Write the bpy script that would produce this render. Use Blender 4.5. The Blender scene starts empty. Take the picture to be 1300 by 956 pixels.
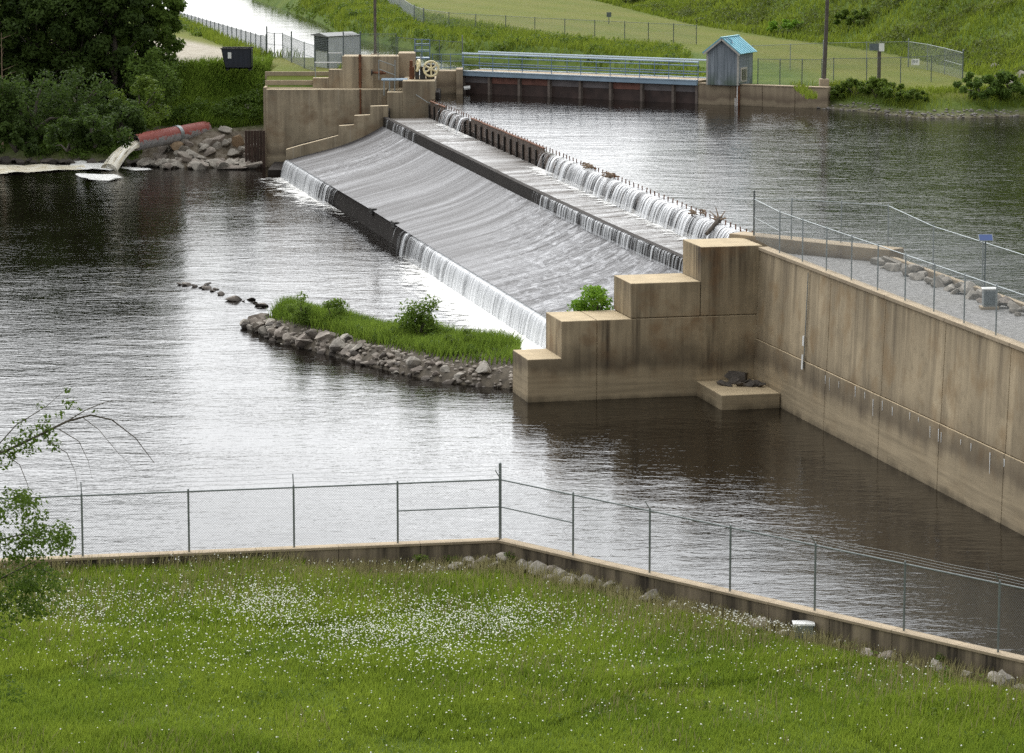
import bpy, math, random
import numpy as np
from mathutils import Vector, noise as mnoise

R = math.radians
S = bpy.context.scene
COL = S.collection
random.seed(7)
RNG = np.random.default_rng(11)

# ---------------------------------------------------------------- camera
F, TH, HC, CX, CY = 3950.0, R(8.84), 24.0, 650.0, 433.5
cam = bpy.data.cameras.new("camera")
cam.sensor_width = 36.0
cam.lens = 36.0 * F / 1300.0
cam.shift_y = -44.5 / 1300.0
cam.clip_start = 1.0
cam.clip_end = 8000.0
camo = bpy.data.objects.new("camera", cam)
COL.objects.link(camo)
camo.location = (0, 0, HC)
camo.rotation_euler = (R(90) - TH, 0, 0)
S.camera = camo

# ---------------------------------------------------------------- light
SUN_EL, SUN_AZ = R(42), R(-16)          # azimuth from +Y, negative = left
sd = Vector((math.sin(SUN_AZ) * math.cos(SUN_EL), math.cos(SUN_AZ) * math.cos(SUN_EL), math.sin(SUN_EL)))
sun = bpy.data.lights.new("sun", 'SUN')
sun.energy = 0.9
sun.angle = R(14)
sun.color = (1.0, 0.95, 0.86)
suno = bpy.data.objects.new("sun", sun)
COL.objects.link(suno)
suno.rotation_euler = (-sd).to_track_quat('-Z', 'Y').to_euler()
suno.location = (0, 100, 120)

W = bpy.data.worlds.new("World")
S.world = W
W.use_nodes = True
wn, wl = W.node_tree.nodes, W.node_tree.links
wn.clear()
wo = wn.new('ShaderNodeOutputWorld')
bg = wn.new('ShaderNodeBackground')
bg.inputs['Strength'].default_value = 0.1
sky = wn.new('ShaderNodeTexSky')
sky.sky_type = 'NISHITA'
sky.sun_disc = False
sky.sun_elevation = SUN_EL
sky.sun_rotation = SUN_AZ
sky.dust_density = 2.0
tc = wn.new('ShaderNodeTexCoord')
mp = wn.new('ShaderNodeMapping')
mp.inputs['Scale'].default_value = (1.0, 1.0, 3.0)
mp.inputs['Location'].default_value = (0.35, 0.1, 0.0)
cn = wn.new('ShaderNodeTexNoise')
cn.inputs['Scale'].default_value = 2.2
cn.inputs['Detail'].default_value = 6
cn.inputs['Roughness'].default_value = 0.55
cr = wn.new('ShaderNodeValToRGB')
cr.color_ramp.elements[0].position = 0.30
cr.color_ramp.elements[0].color = (0.35, 0.35, 0.35, 1)
cr.color_ramp.elements[1].position = 0.60
cr.color_ramp.elements[1].color = (1, 1, 1, 1)
# glow of the veiled sun through the cloud
nd = wn.new('ShaderNodeVectorMath'); nd.operation = 'DOT_PRODUCT'
nd.inputs[1].default_value = sd
mr = wn.new('ShaderNodeMapRange')
mr.inputs['From Min'].default_value = 0.5
mr.inputs['From Max'].default_value = 1.0
mr.inputs['To Min'].default_value = 15.5
mr.inputs['To Max'].default_value = 68.0
cc = wn.new('ShaderNodeVectorMath'); cc.operation = 'SCALE'
cc.inputs[0].default_value = (0.97, 0.985, 1.0)
cn2 = wn.new('ShaderNodeTexNoise')
cn2.inputs['Scale'].default_value = 5.0
cn2.inputs['Detail'].default_value = 5
cb = wn.new('ShaderNodeMapRange')
cb.inputs['From Min'].default_value = 0.3
cb.inputs['From Max'].default_value = 0.7
cb.inputs['To Min'].default_value = 0.65
cb.inputs['To Max'].default_value = 1.25
mm = wn.new('ShaderNodeMath'); mm.operation = 'MULTIPLY'
mix = wn.new('ShaderNodeMixRGB')
wl.new(tc.outputs['Generated'], mp.inputs['Vector'])
wl.new(mp.outputs[0], cn.inputs['Vector'])
wl.new(mp.outputs[0], cn2.inputs['Vector'])
wl.new(cn.outputs['Fac'], cr.inputs['Fac'])
wl.new(tc.outputs['Generated'], nd.inputs[0])
wl.new(nd.outputs['Value'], mr.inputs['Value'])
wl.new(cn2.outputs['Fac'], cb.inputs['Value'])
wl.new(mr.outputs[0], mm.inputs[0]); wl.new(cb.outputs[0], mm.inputs[1])
wl.new(mm.outputs[0], cc.inputs['Scale'])
wl.new(cr.outputs['Color'], mix.inputs['Fac'])
wl.new(sky.outputs['Color'], mix.inputs['Color1'])
wl.new(cc.outputs[0], mix.inputs['Color2'])
wl.new(mix.outputs['Color'], bg.inputs['Color'])
wl.new(bg.outputs['Background'], wo.inputs['Surface'])

S.view_settings.view_transform = 'Standard'
S.view_settings.look = 'None'
S.view_settings.exposure = -0.48
S.view_settings.gamma = 1.0
S.render.engine = 'CYCLES'
S.cycles.max_bounces = 6
S.cycles.transparent_max_bounces = 24
S.cycles.use_denoising = False

# ---------------------------------------------------------------- survey: photograph pixel + height -> place
ct, st = math.cos(TH), math.sin(TH)
def P(px, py, z):
    u, v = (px - CX) / F, (CY - py) / F
    t = (z - HC) / (-st + v * ct)
    return np.array([u * t, (ct + v * st) * t, z])
def PV(px, py, p0, n):
    """point of the vertical plane through p0 (normal n) seen at a pixel"""
    u, v = (px - CX) / F, (CY - py) / F
    r = np.array([u, ct + v * st, -st + v * ct])
    t = ((p0[0]) * n[0] + (p0[1]) * n[1]) / (r[0] * n[0] + r[1] * n[1])
    return np.array([0, 0, HC]) + r * t
AR = -1.339
D_ = np.array([math.cos(AR), math.sin(AR), 0.0])        # along the weir, towards the camera
N_ = np.array([-D_[1], D_[0], 0.0])                     # across it, upstream (to the right)
UP = np.array([0, 0, 1.0])

# ---------------------------------------------------------------- mesh helpers
def mesh_np(name, V, F_, uv=None, attr=None, smooth=False):
    V = np.asarray(V, dtype=np.float32); F_ = np.asarray(F_, dtype=np.int32)
    me = bpy.data.meshes.new(name)
    k = F_.shape[1]
    me.vertices.add(len(V)); me.vertices.foreach_set('co', V.ravel())
    me.loops.add(F_.size); me.loops.foreach_set('vertex_index', F_.ravel())
    me.polygons.add(len(F_)); me.polygons.foreach_set('loop_start', np.arange(0, F_.size, k, dtype=np.int32))
    if smooth:
        me.polygons.foreach_set('use_smooth', np.ones(len(F_), dtype=bool))
    me.update(calc_edges=True)
    if uv is not None:
        l = me.uv_layers.new(name='UVMap')
        l.data.foreach_set('uv', np.asarray(uv, dtype=np.float32)[F_.ravel()].ravel())
    if attr:
        for n_, a in attr.items():
            at = me.attributes.new(n_, 'FLOAT', 'POINT'); at.data.foreach_set('value', np.asarray(a, dtype=np.float32))
    return me

class G:
    def __init__(s): s.v = []; s.f = []
    def add(s, V, F_):
        b = len(s.v); s.v += [tuple(map(float, p)) for p in V]; s.f += [tuple(i + b for i in f) for f in F_]; return s
    def obox(s, o, a, b, c):
        o, a, b, c = map(np.asarray, (o, a, b, c))
        if np.dot(np.cross(a, b), c) < 0: a, b = b, a
        V = [o, o + a, o + a + b, o + b, o + c, o + a + c, o + a + b + c, o + b + c]
        return s.add(V, [(3, 2, 1, 0), (4, 5, 6, 7), (0, 1, 5, 4), (1, 2, 6, 5), (2, 3, 7, 6), (3, 0, 4, 7)])
    def box(s, x0, x1, y0, y1, z0, z1):
        return s.obox((x0, y0, z0), (x1 - x0, 0, 0), (0, y1 - y0, 0), (0, 0, z1 - z0))
    def tube(s, pts, r, n=6, cap=True):
        pts = [np.asarray(p, float) for p in pts]
        rs = r if hasattr(r, '__len__') else [r] * len(pts)
        V = []; F_ = []
        for i, p in enumerate(pts):
            t = pts[min(i + 1, len(pts) - 1)] - pts[max(i - 1, 0)]
            t = t / (np.linalg.norm(t) + 1e-9)
            ref = np.array([0, 0, 1.0]) if abs(t[2]) < .9 else np.array([1.0, 0, 0])
            a = np.cross(t, ref); a /= np.linalg.norm(a); b = np.cross(a, t)
            for k in range(n):
                an = 2 * math.pi * k / n
                V.append(p + rs[i] * (math.cos(an) * a + math.sin(an) * b))
        for i in range(len(pts) - 1):
            for k in range(n):
                F_.append((i * n + k, i * n + (k + 1) % n, (i + 1) * n + (k + 1) % n, (i + 1) * n + k))
        if cap:
            F_.append(tuple(range(n))[::-1]); m = (len(pts) - 1) * n; F_.append(tuple(range(m, m + n)))
        return s.add(V, F_)
    def prism(s, poly, vec):
        poly = [np.asarray(p, float) for p in poly]; vec = np.asarray(vec, float); n = len(poly)
        nm = sum((np.cross(poly[i] - poly[0], poly[(i + 1) % n] - poly[0]) for i in range(n)), np.zeros(3))
        if np.dot(nm, vec) < 0: poly = poly[::-1]
        V = poly + [p + vec for p in poly]
        F_ = [tuple(range(n))[::-1], tuple(range(n, 2 * n))] + [(i, (i + 1) % n, n + (i + 1) % n, n + i) for i in range(n)]
        return s.add(V, F_)
    def mesh(s, name, loc=(0, 0, 0), smooth=False):
        me = bpy.data.meshes.new(name); l = np.asarray(loc)
        me.from_pydata([tuple(np.asarray(p) - l) for p in s.v], [], s.f)
        if smooth: me.polygons.foreach_set('use_smooth', np.ones(len(me.polygons), dtype=bool))
        me.update(); return me
    def build(s, name, mat, parent=None, smooth=False, bevel=0):
        loc = rootloc(parent) if parent else (0, 0, 0)
        return link(name, s.mesh(name, loc, smooth), mat, parent, bevel=bevel)

def rootloc(o):
    while o.parent: o = o.parent
    return np.array(o.location)
def link(name, me, mat, parent=None, loc=None, bevel=0, rot=None, scale=None):
    o = bpy.data.objects.new(name, me); COL.objects.link(o)
    if mat and not len(me.materials): me.materials.append(mat)
    if parent: o.parent = parent
    if loc is not None: o.location = tuple(np.asarray(loc) - (rootloc(parent) if parent else 0))
    if rot is not None: o.rotation_euler = rot
    if scale is not None: o.scale = scale
    if bevel:
        b = o.modifiers.new('bevel', 'BEVEL'); b.width = bevel; b.segments = 2; b.limit_method = 'ANGLE'
    return o
def tag(o, label=None, cat=None, group=None, kind=None):
    if label: o['label'] = label
    if cat: o['category'] = cat
    if group: o['group'] = group
    if kind: o['kind'] = kind
    return o
def thing(name, label, cat, loc, group=None):
    o = bpy.data.objects.new(name, None); COL.objects.link(o)
    o.empty_display_size = .3; o.location = tuple(map(float, loc))
    return tag(o, label, cat, group)

# ---------------------------------------------------------------- materials
class M:
    def __init__(s, name):
        s.m = bpy.data.materials.new(name); s.m.use_nodes = True
        s.n = s.m.node_tree.nodes; s.l = s.m.node_tree.links
        s.b = s.n['Principled BSDF']; s.out = s.n['Material Output']
        s.geo = s.n.new('ShaderNodeNewGeometry')
    def new(s, t, **k):
        x = s.n.new(t)
        for a, v in k.items():
            if a in x.inputs.keys() or a[0].isupper(): x.inputs[a].default_value = v
            else: setattr(x, a, v)
        return x
    def vec(s, scale=(1, 1, 1), src=None, rotz=0):
        x = s.n.new('ShaderNodeMapping'); x.inputs['Scale'].default_value = scale
        x.inputs['Rotation'].default_value = (0, 0, rotz)
        s.l.new(src if src else s.geo.outputs['Position'], x.inputs['Vector']); return x.outputs[0]
    def noise(s, scale, vec=None, detail=4, rough=.55, dist=0):
        x = s.n.new('ShaderNodeTexNoise'); x.inputs['Scale'].default_value = scale
        x.inputs['Detail'].default_value = detail; x.inputs['Roughness'].default_value = rough
        x.inputs['Distortion'].default_value = dist
        s.l.new(vec if vec else s.geo.outputs['Position'], x.inputs['Vector']); return x.outputs['Fac']
    def rng(s, v, a, b, c=0., d=1., smooth=False):
        x = s.n.new('ShaderNodeMapRange')
        if smooth: x.interpolation_type = 'SMOOTHSTEP'
        for i, k in zip(('From Min', 'From Max', 'To Min', 'To Max'), (a, b, c, d)): x.inputs[i].default_value = k
        s.l.new(v, x.inputs['Value']); return x.outputs[0]
    def math(s, op, a, b=None):
        x = s.n.new('ShaderNodeMath'); x.operation = op
        for i, k in enumerate((a, b)):
            if k is None: continue
            if isinstance(k, (int, float)): x.inputs[i].default_value = k
            else: s.l.new(k, x.inputs[i])
        return x.outputs[0]
    def mix(s, f, a, b, mode='MIX'):
        x = s.n.new('ShaderNodeMixRGB'); x.blend_type = mode
        for i, k in zip(('Fac', 'Color1', 'Color2'), (f, a, b)):
            if isinstance(k, (int, float)): x.inputs[i].default_value = k
            elif isinstance(k, tuple): x.inputs[i].default_value = (*k, 1)
            else: s.l.new(k, x.inputs[i])
        return x.outputs[0]
    def sep(s, v):
        x = s.n.new('ShaderNodeSeparateXYZ'); s.l.new(v, x.inputs[0]); return x.outputs
    def attr(s, name):
        x = s.n.new('ShaderNodeAttribute'); x.attribute_name = name; return x.outputs['Fac']
    def uv(s):
        x = s.n.new('ShaderNodeUVMap'); return x.outputs[0]
    def bump(s, h, strength=.3, dist=.05, prev=None):
        x = s.n.new('ShaderNodeBump'); x.inputs['Strength'].default_value = strength; x.inputs['Distance'].default_value = dist
        s.l.new(h, x.inputs['Height'])
        if prev: s.l.new(prev, x.inputs['Normal'])
        return x.outputs[0]
    def set(s, **k):
        nm = dict(color='Base Color', rough='Roughness', normal='Normal', metal='Metallic', ior='IOR', spec='Specular IOR Level', alpha='Alpha')
        for a, v in k.items():
            i = s.b.inputs[nm[a]]
            if isinstance(v, tuple): i.default_value = (*v, 1)
            elif isinstance(v, (int, float)): i.default_value = v
            else: s.l.new(v, i)
        return s.m

def simple(name, col, rough=.6, metal=0, var=.25, scale=3.0, bump=.15):
    m = M(name); n = m.noise(scale, detail=5)
    c = m.mix(m.rng(n, .3, .7), tuple(x * (1 - var) for x in col), tuple(min(1, x * (1 + var)) for x in col))
    if bump: m.set(normal=m.bump(m.noise(scale * 6), bump, .02))
    return m.set(color=c, rough=rough, metal=metal)

def concrete(name, base, dark, waterz=None, band=1.6, streak=.6, stain=None, light=None, runoff=None, rs=.62):
    m = M(name)
    z = m.sep(m.geo.outputs['Position'])[2]
    big = m.noise(.28, detail=5, rough=.6)
    fine = m.noise(5.0, detail=6, rough=.65)
    c = m.mix(m.rng(big, .35, .68), tuple(x * .78 for x in base), tuple(x * 1.12 for x in base))
    c = m.mix(m.rng(fine, .4, .7, 0, .22), c, tuple(x * .72 for x in base))
    # board-mark / run-off streaks, long in z
    st1 = m.noise(1.0, m.vec((2.2, 2.2, .10)), detail=5, rough=.65)
    st2 = m.noise(1.0, m.vec((.5, .5, .16)), detail=3)
    s = m.math('MULTIPLY', m.rng(st1, .46, .70), m.rng(st2, .36, .62))
    nz = m.sep(m.geo.outputs['Normal'])[2]
    side = m.rng(nz, .3, .7, 1, 0)
    c = m.mix(m.math('MULTIPLY', m.math('MULTIPLY', s, streak), side), c, dark)
    st3 = m.noise(1.0, m.vec((3.4, 3.4, .08)), detail=4)
    c = m.mix(m.math('MULTIPLY', m.rng(st3, .6, .78, 0, .45), side), c, light or tuple(min(1, x * 1.55) for x in base))
    if runoff:  # dark run-off below the coping
        ro = m.noise(1.0, m.vec((1.3, 1.3, .05)), detail=5, rough=.7)
        ex = m.noise(1.0, m.vec((.8, .8, .01)), detail=2)
        k_ = m.rng(m.math('ADD', z, m.rng(ex, .3, .7, -1.2, 1.2)), runoff - 3.2, runoff, 0, 1)
        c = m.mix(m.math('MULTIPLY', m.math('MULTIPLY', m.rng(ro, .40, .62), k_), m.math('MULTIPLY', side, rs)), c, dark)
        gr = m.noise(1.1, detail=8, rough=.72, dist=.4); c = m.mix(m.math('MULTIPLY', m.rng(gr, .5, .68, 0, .6), side), c, tuple(x * .5 for x in base))
        pale = m.noise(1.0, m.vec((.9, .9, .06)), detail=3); c = m.mix(m.math('MULTIPLY', m.rng(pale, .52, .68, 0, .5), side), c, tuple(min(1, x * 1.45) for x in base))
    if stain:   # rusty lichen blotches
        b = m.noise(.7, detail=4); c = m.mix(m.math('MULTIPLY', m.rng(b, .52, .72, 0, .75), side), c, stain)
    if waterz is not None:
        w = m.noise(.9, m.vec((1, 1, .3)), detail=4)
        zz = m.math('SUBTRACT', m.math('SUBTRACT', z, waterz), m.rng(w, .3, .7, -.2, .2))
        c = m.mix(m.math('MULTIPLY', m.rng(zz, band, band * 2.0, 1, 0, True), m.math('MULTIPLY', m.rng(zz, band * .62, band * 1.1, 0, .62, True), side)), c, dark)
        lay = m.noise(1.0, m.vec((.25, .25, 5)), detail=3)
        low = m.mix(m.rng(lay, .35, .65), tuple(x * .62 for x in base), tuple(x * .95 for x in base))
        c = m.mix(m.math('MULTIPLY', m.rng(zz, band * .55, band * 1.05, .8, 0, True), side), c, low)
        c = m.mix(m.math('MULTIPLY', m.rng(zz, -.1, .35, .85, 0, True), side), c, tuple(x * .3 for x in base))
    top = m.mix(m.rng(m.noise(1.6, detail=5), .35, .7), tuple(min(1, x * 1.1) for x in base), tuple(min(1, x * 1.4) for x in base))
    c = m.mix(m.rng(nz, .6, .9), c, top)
    h = m.math('ADD', m.math('MULTIPLY', fine, .6), m.noise(28, detail=3))
    return m.set(color=c, rough=.9, spec=.2, normal=m.bump(h, .22, .02))

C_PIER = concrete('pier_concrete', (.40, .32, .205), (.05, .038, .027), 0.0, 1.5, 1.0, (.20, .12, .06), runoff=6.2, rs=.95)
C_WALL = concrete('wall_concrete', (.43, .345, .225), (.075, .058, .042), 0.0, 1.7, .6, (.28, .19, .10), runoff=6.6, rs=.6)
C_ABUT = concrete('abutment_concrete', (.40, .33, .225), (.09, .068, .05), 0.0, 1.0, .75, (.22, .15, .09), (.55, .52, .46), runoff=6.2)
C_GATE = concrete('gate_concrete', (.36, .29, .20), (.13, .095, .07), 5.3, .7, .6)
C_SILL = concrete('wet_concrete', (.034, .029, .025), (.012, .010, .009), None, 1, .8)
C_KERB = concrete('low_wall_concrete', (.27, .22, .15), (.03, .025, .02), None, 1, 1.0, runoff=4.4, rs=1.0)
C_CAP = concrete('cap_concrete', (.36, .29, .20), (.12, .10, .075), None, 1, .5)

GALV = simple('galvanised_steel', (.30, .33, .33), .45, .6, .15, 4, 0)
GALVD = simple('weathered_steel', (.13, .155, .16), .5, .5, .2, 4, 0)
WIRE = simple('fence_wire', (.21, .23, .23), .5, .4, .1, 4, 0)
RUST = simple('rusty_steel', (.16, .065, .03), .85, .2, .4, 3)
BLUE = simple('blue_paint', (.12, .19, .28), .45, .1, .2, 1.5, .05)
BLUEP = simple('pale_blue_paint', (.27, .37, .46), .45, .1, .15, 1.0, .05)
BLUER = simple('pale_rail_paint', (.48, .58, .66), .4, .1, .1, 1.0, 0)
WHITE = simple('white_paint', (.78, .78, .75), .5, 0, .06, 2, 0)
DARK = simple('dark_metal', (.03, .028, .026), .6, .2, .3, 3, .1)
YEL = simple('cream_yellow_paint', (.80, .70, .42), .5, 0, .1, 3, 0)
BIN = simple('dumpster_paint', (.010, .014, .024), .45, .1, .25, 2, .05)
WOODP = simple('pole_wood', (.10, .085, .07), .9, 0, .3, 3, .2)
TIMBER = simple('wet_timber', (.075, .05, .035), .6, 0, .5, 2.5, .3)
DRIFT = simple('driftwood', (.20, .14, .09), .85, 0, .4, 4, .3)
BARK = simple('bark', (.085, .07, .055), .95, 0, .4, 5, .4)
TWIG = simple('twig', (.10, .085, .065), .9, 0, .3, 5, 0)

def rock_mat(name, a, b, wet=None):
    m = M(name); oi = m.n.new('ShaderNodeObjectInfo')
    n = m.noise(2.2, detail=6, rough=.65)
    c = m.mix(oi.outputs['Random'], a, b)
    c = m.mix(m.rng(n, .35, .7, 0, .7), c, tuple(x * .45 for x in a))
    c = m.mix(m.rng(m.noise(6, detail=4), .6, .72, 0, .5), c, tuple(min(1, x * 1.7) for x in b))
    if wet is not None:
        z = m.sep(m.geo.outputs['Position'])[2]
        c = m.mix(m.rng(z, wet + .05, wet + .25, .75, 0, True), c, tuple(x * .22 for x in a))
    return m.set(color=c, rough=.88, normal=m.bump(m.noise(9, detail=5), .5, .05))
ROCK = rock_mat('river_rock', (.24, .20, .165), (.38, .335, .28), 0.0)
ROCKT = rock_mat('tan_rock', (.30, .20, .115), (.36, .26, .16))
ROCKL = rock_mat('pale_rock', (.30, .27, .225), (.44, .40, .34))
ROCKD = rock_mat('dark_rock', (.07, .06, .05), (.13, .11, .09))

def leaf_mat(name, a, b, trans=.35, scale=.5):
    m = M(name); oi = m.n.new('ShaderNodeObjectInfo')
    n = m.noise(scale, detail=3); n2 = m.noise(scale * 9, detail=2)
    c = m.mix(m.rng(n, .35, .65), a, b)
    c = m.mix(m.rng(n2, .35, .7, 0, .55), c, tuple(x * .5 for x in a))
    c = m.mix(m.math('MULTIPLY', oi.outputs['Random'], .25), c, b)
    m.set(color=c, rough=.65, spec=.12)
    t = m.n.new('ShaderNodeBsdfTranslucent'); m.l.new(m.mix(.5, c, tuple(x * 1.5 for x in b)), t.inputs['Color'])
    x = m.n.new('ShaderNodeMixShader'); x.inputs[0].default_value = trans
    m.l.new(m.b.outputs[0], x.inputs[1]); m.l.new(t.outputs[0], x.inputs[2]); m.l.new(x.outputs[0], m.out.inputs['Surface'])
    return m.m
LEAF_TREE = leaf_mat('tree_leaf', (.035, .06, .014), (.075, .12, .024), .4)
LEAF_LIGHT = leaf_mat('light_leaf', (.07, .12, .02), (.13, .20, .035), .4)
LEAF_BUSH = leaf_mat('bush_leaf', (.065, .115, .016), (.14, .20, .03), .4)
LEAF_LIME = leaf_mat('lime_leaf', (.13, .24, .02), (.22, .38, .04), .4)
LEAF_HILL = leaf_mat('hill_leaf', (.06, .09, .017), (.14, .17, .04), .35, .12)
GRASS = leaf_mat('meadow_grass', (.082, .155, .012), (.25, .32, .038), .42, .3)
GRASSB = leaf_mat('bank_grass', (.10, .16, .016), (.22, .27, .035), .42, .15)
GRASSD = leaf_mat('dry_grass', (.20, .18, .075), (.30, .27, .13), .3, .6)
PETAL = simple('daisy_petal', (.74, .74, .64), .6, 0, .03, 3, 0)

# ground
def ground_mat():
    m = M('ground_cover')
    x = m.sep(m.geo.outputs['Position'])
    base = m.mix(m.rng(m.noise(.18, detail=6), .35, .65), (.07, .115, .02), (.125, .165, .035))
    base = m.mix(m.rng(m.noise(1.5, detail=5), .4, .7, 0, .5), base, (.05, .085, .016))
    # mown lawn: broad mowing stripes
    sv = m.math('ADD', m.math('MULTIPLY', x[0], .45), m.math('MULTIPLY', x[1], .16))
    stripes = m.rng(m.math('SINE', m.math('MULTIPLY', sv, 2.1)), -1, 1)
    lawn = m.mix(m.math('MULTIPLY', stripes, .45), (.13, .155, .03), (.19, .19, .05))
    lawn = m.mix(m.rng(m.noise(.25, detail=6), .4, .7, 0, .6), lawn, (.18, .17, .055))
    c = m.mix(m.attr('lawn'), base, lawn)
    path = m.mix(m.rng(m.noise(1.2, detail=6), .35, .65), (.36, .32, .25), (.48, .44, .36))
    c = m.mix(m.attr('path'), c, path)
    dirt = m.mix(m.rng(m.noise(2.5, detail=6), .35, .65), (.10, .08, .055), (.22, .19, .15))
    c = m.mix(m.attr('dirt'), c, dirt)
    return m.set(color=c, rough=.95, spec=.08, normal=m.bump(m.noise(4, detail=6), .6, .15))
GROUND = ground_mat()

def water(name, base=(.005, .0036, .0024), sx=1.0, amp=1.0, rough=.05, rot=0.0, chop=1.0):
    m = M(name)
    big = m.noise(.10, detail=3)
    v = m.vec((.55 * sx, 1.15 * sx, 1), rotz=rot)
    n0 = m.noise(.22, v, detail=2, rough=.5, dist=.5)
    n1 = m.noise(1.0, v, detail=3, rough=.55, dist=.6)
    n2 = m.noise(3.1, v, detail=2, rough=.5, dist=.3)
    h = m.math('ADD', m.math('ADD', m.math('MULTIPLY', n1, .025), m.math('MULTIPLY', n2, .009 * chop)), m.math('MULTIPLY', n0, .042))
    h = m.math('MULTIPLY', h, m.rng(big, .3, .7, .55 * amp, 1.25 * amp))
    return m.set(color=base, rough=rough, ior=1.333, normal=m.bump(h, 1.0, 1.0))
W_RIVER = water('river_water', amp=1.1, sx=2.0, rot=R(12))
W_POOL = water('pool_water', amp=1.0, sx=2.4, rot=R(-8))
W_CANAL = water('canal_water', amp=.5, sx=1.5)

def apron_mat(name, dark, lightc, turb=1.0):
    m = M(name); uv = m.uv()
    a = m.attr('foam')
    s1 = m.noise(1.0, m.vec((.55, .05, 1), uv), detail=5, rough=.6)
    s2 = m.noise(1.0, m.vec((3.0, .22, 1), uv), detail=3, rough=.6)
    t = m.noise(1.0, m.vec((1.3, 2.2, 1), uv, R(25)), detail=5, rough=.65, dist=.8)
    f = m.math('ADD', m.math('MULTIPLY', m.rng(s1, .42, .62), .6), m.math('MULTIPLY', m.rng(s2, .42, .66), .4))
    f = m.math('ADD', m.math('MULTIPLY', f, m.rng(a, 0, 1, .55, .85)), m.math('MULTIPLY', m.math('MULTIPLY', m.rng(t, .48, .66), a), .75 * turb))
    x = m.n.new('ShaderNodeClamp'); m.l.new(f, x.inputs[0])
    c = m.mix(x.outputs[0], dark, lightc)
    h = m.math('ADD', m.math('MULTIPLY', s2, .35), m.math('MULTIPLY', m.math('MULTIPLY', t, a), 1.0))
    return m.set(color=c, rough=.42, ior=1.333, spec=.12, normal=m.bump(h, .8, .3))
W_APRON = apron_mat('apron_water', (.05, .046, .046), (.42, .42, .43))
W_BASIN = apron_mat('basin_water', (.05, .035, .022), (.74, .74, .73), .6)

def falls_mat():
    m = M('falling_water'); uv = m.uv(); a = m.attr('flow')
    s1 = m.noise(1.0, m.vec((3.2, .30, 1), uv), detail=4, rough=.6)
    s2 = m.noise(1.0, m.vec((.6, .05, 1), uv), detail=2)
    s3 = m.noise(1.0, m.vec((11, .8, 1), uv), detail=2)
    s = m.math('ADD', m.math('ADD', m.math('MULTIPLY', s1, .6), m.math('MULTIPLY', s2, .4)), m.math('MULTIPLY', m.math('SUBTRACT', s3, .5), .35))
    al = m.rng(m.math('ADD', s, m.rng(a, 0, 1, -.38, .16)), .40, .58)
    c = m.mix(m.rng(s1, .35, .65), (.36, .37, .38), (.74, .75, .76))
    return m.set(color=c, rough=.4, alpha=al, normal=m.bump(s1, .5, .1))
W_FALL = falls_mat()
def foam_mat(name, a=(.82, .81, .76), b=(.9, .89, .86), sc=2.2):
    m = M(name); e = m.attr('foam')
    n = m.noise(sc, m.vec((.5, 1.0, 1)), detail=6, rough=.7)
    al = m.rng(m.math('ADD', n, m.rng(e, 0, 1, -.42, .25)), .45, .60)
    return m.set(color=m.mix(m.rng(n, .4, .6), a, b), rough=.6, alpha=al, normal=m.bump(n, .8, .15))
FOAM = foam_mat('foam')
FOAMY = foam_mat('yellow_foam', (.62, .54, .36), (.86, .82, .70), 1.6)

# ================================================================ levels
Z_POOL, Z_LAND, Z_CANAL = 5.5, 7.0, 5.4
Z_LIP, Z_MID, Z_BASIN, Z_CREST = 1.35, 4.4, 4.32, 5.55
Z_PIER = 6.75
Z_LOW = 4.18     # top of the low wall in front

# ================================================================ near terrain: meadow
K0 = P(635, 684, Z_LOW)                               # corner of the low wall
KL = P(-90, 714.5, Z_LOW); KL = K0 + (KL - K0) * 1.6
KR = P(1345, 846, Z_LOW); KR = K0 + (KR - K0) * 1.8
def low_wall_y(x):
    x = np.asarray(x, float)
    yl = K0[1] + (x - K0[0]) * (KL[1] - K0[1]) / (KL[0] - K0[0])
    yr = K0[1] + (x - K0[0]) * (KR[1] - K0[1]) / (KR[0] - K0[0])
    return np.where(x < K0[0], yl, yr)
def vnoise(x, y, s, seed=0.0):
    x = np.asarray(x, float); y = np.asarray(y, float)
    out = np.zeros(np.broadcast(x, y).shape)
    for k, (fx, fy, ph) in enumerate([(1, .37, 0), (-.52, .93, 1.7), (.81, -.67, 4.1), (.24, 1.21, 2.3), (1.43, .88, 5.2), (-1.17, 1.61, .6)]):
        out += np.sin((x * fx + y * fy) * s + ph + seed * (k + 1)) / (1 + .35 * k)
    return out / 3.2
def meadow_z(x, y):
    dw = low_wall_y(x) - y
    base = 3.83 - .24 / (1 + np.exp(-(x + 5) * .9))
    return base + np.clip(dw, 0, 60) * .012 - .22 * np.exp(-(dw - .3) ** 2 / .8) * (x > -6) + .05 * vnoise(x, y, .8)
xs = np.concatenate([np.linspace(-60, -22, 20), np.linspace(-21, 24, 150), np.linspace(25, 60, 20)])
ts = np.concatenate([np.linspace(0, 26, 90), np.linspace(27, 75, 25)])
X, T = np.meshgrid(xs, ts); Y = low_wall_y(X) + .12 - T * np.where(T > 0, 1, 1)
Zm = meadow_z(X, Y)
def grid_faces(nr, nc):
    i = np.arange(nr * nc).reshape(nr, nc)
    return np.stack([i[:-1, :-1].ravel(), i[:-1, 1:].ravel(), i[1:, 1:].ravel(), i[1:, :-1].ravel()], 1)
V = np.stack([X.ravel(), Y.ravel(), Zm.ravel()], 1)
dwm = T.ravel()
me = mesh_np('meadow', V, grid_faces(*X.shape)[:, ::-1], smooth=True, attr={'lawn': 0 * dwm, 'path': 0 * dwm,
             'dirt': np.clip(1 - dwm / 1.3, 0, 1) * (V[:, 0] > -6)})
tag(link('meadow', me, GROUND), kind='structure')

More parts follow.
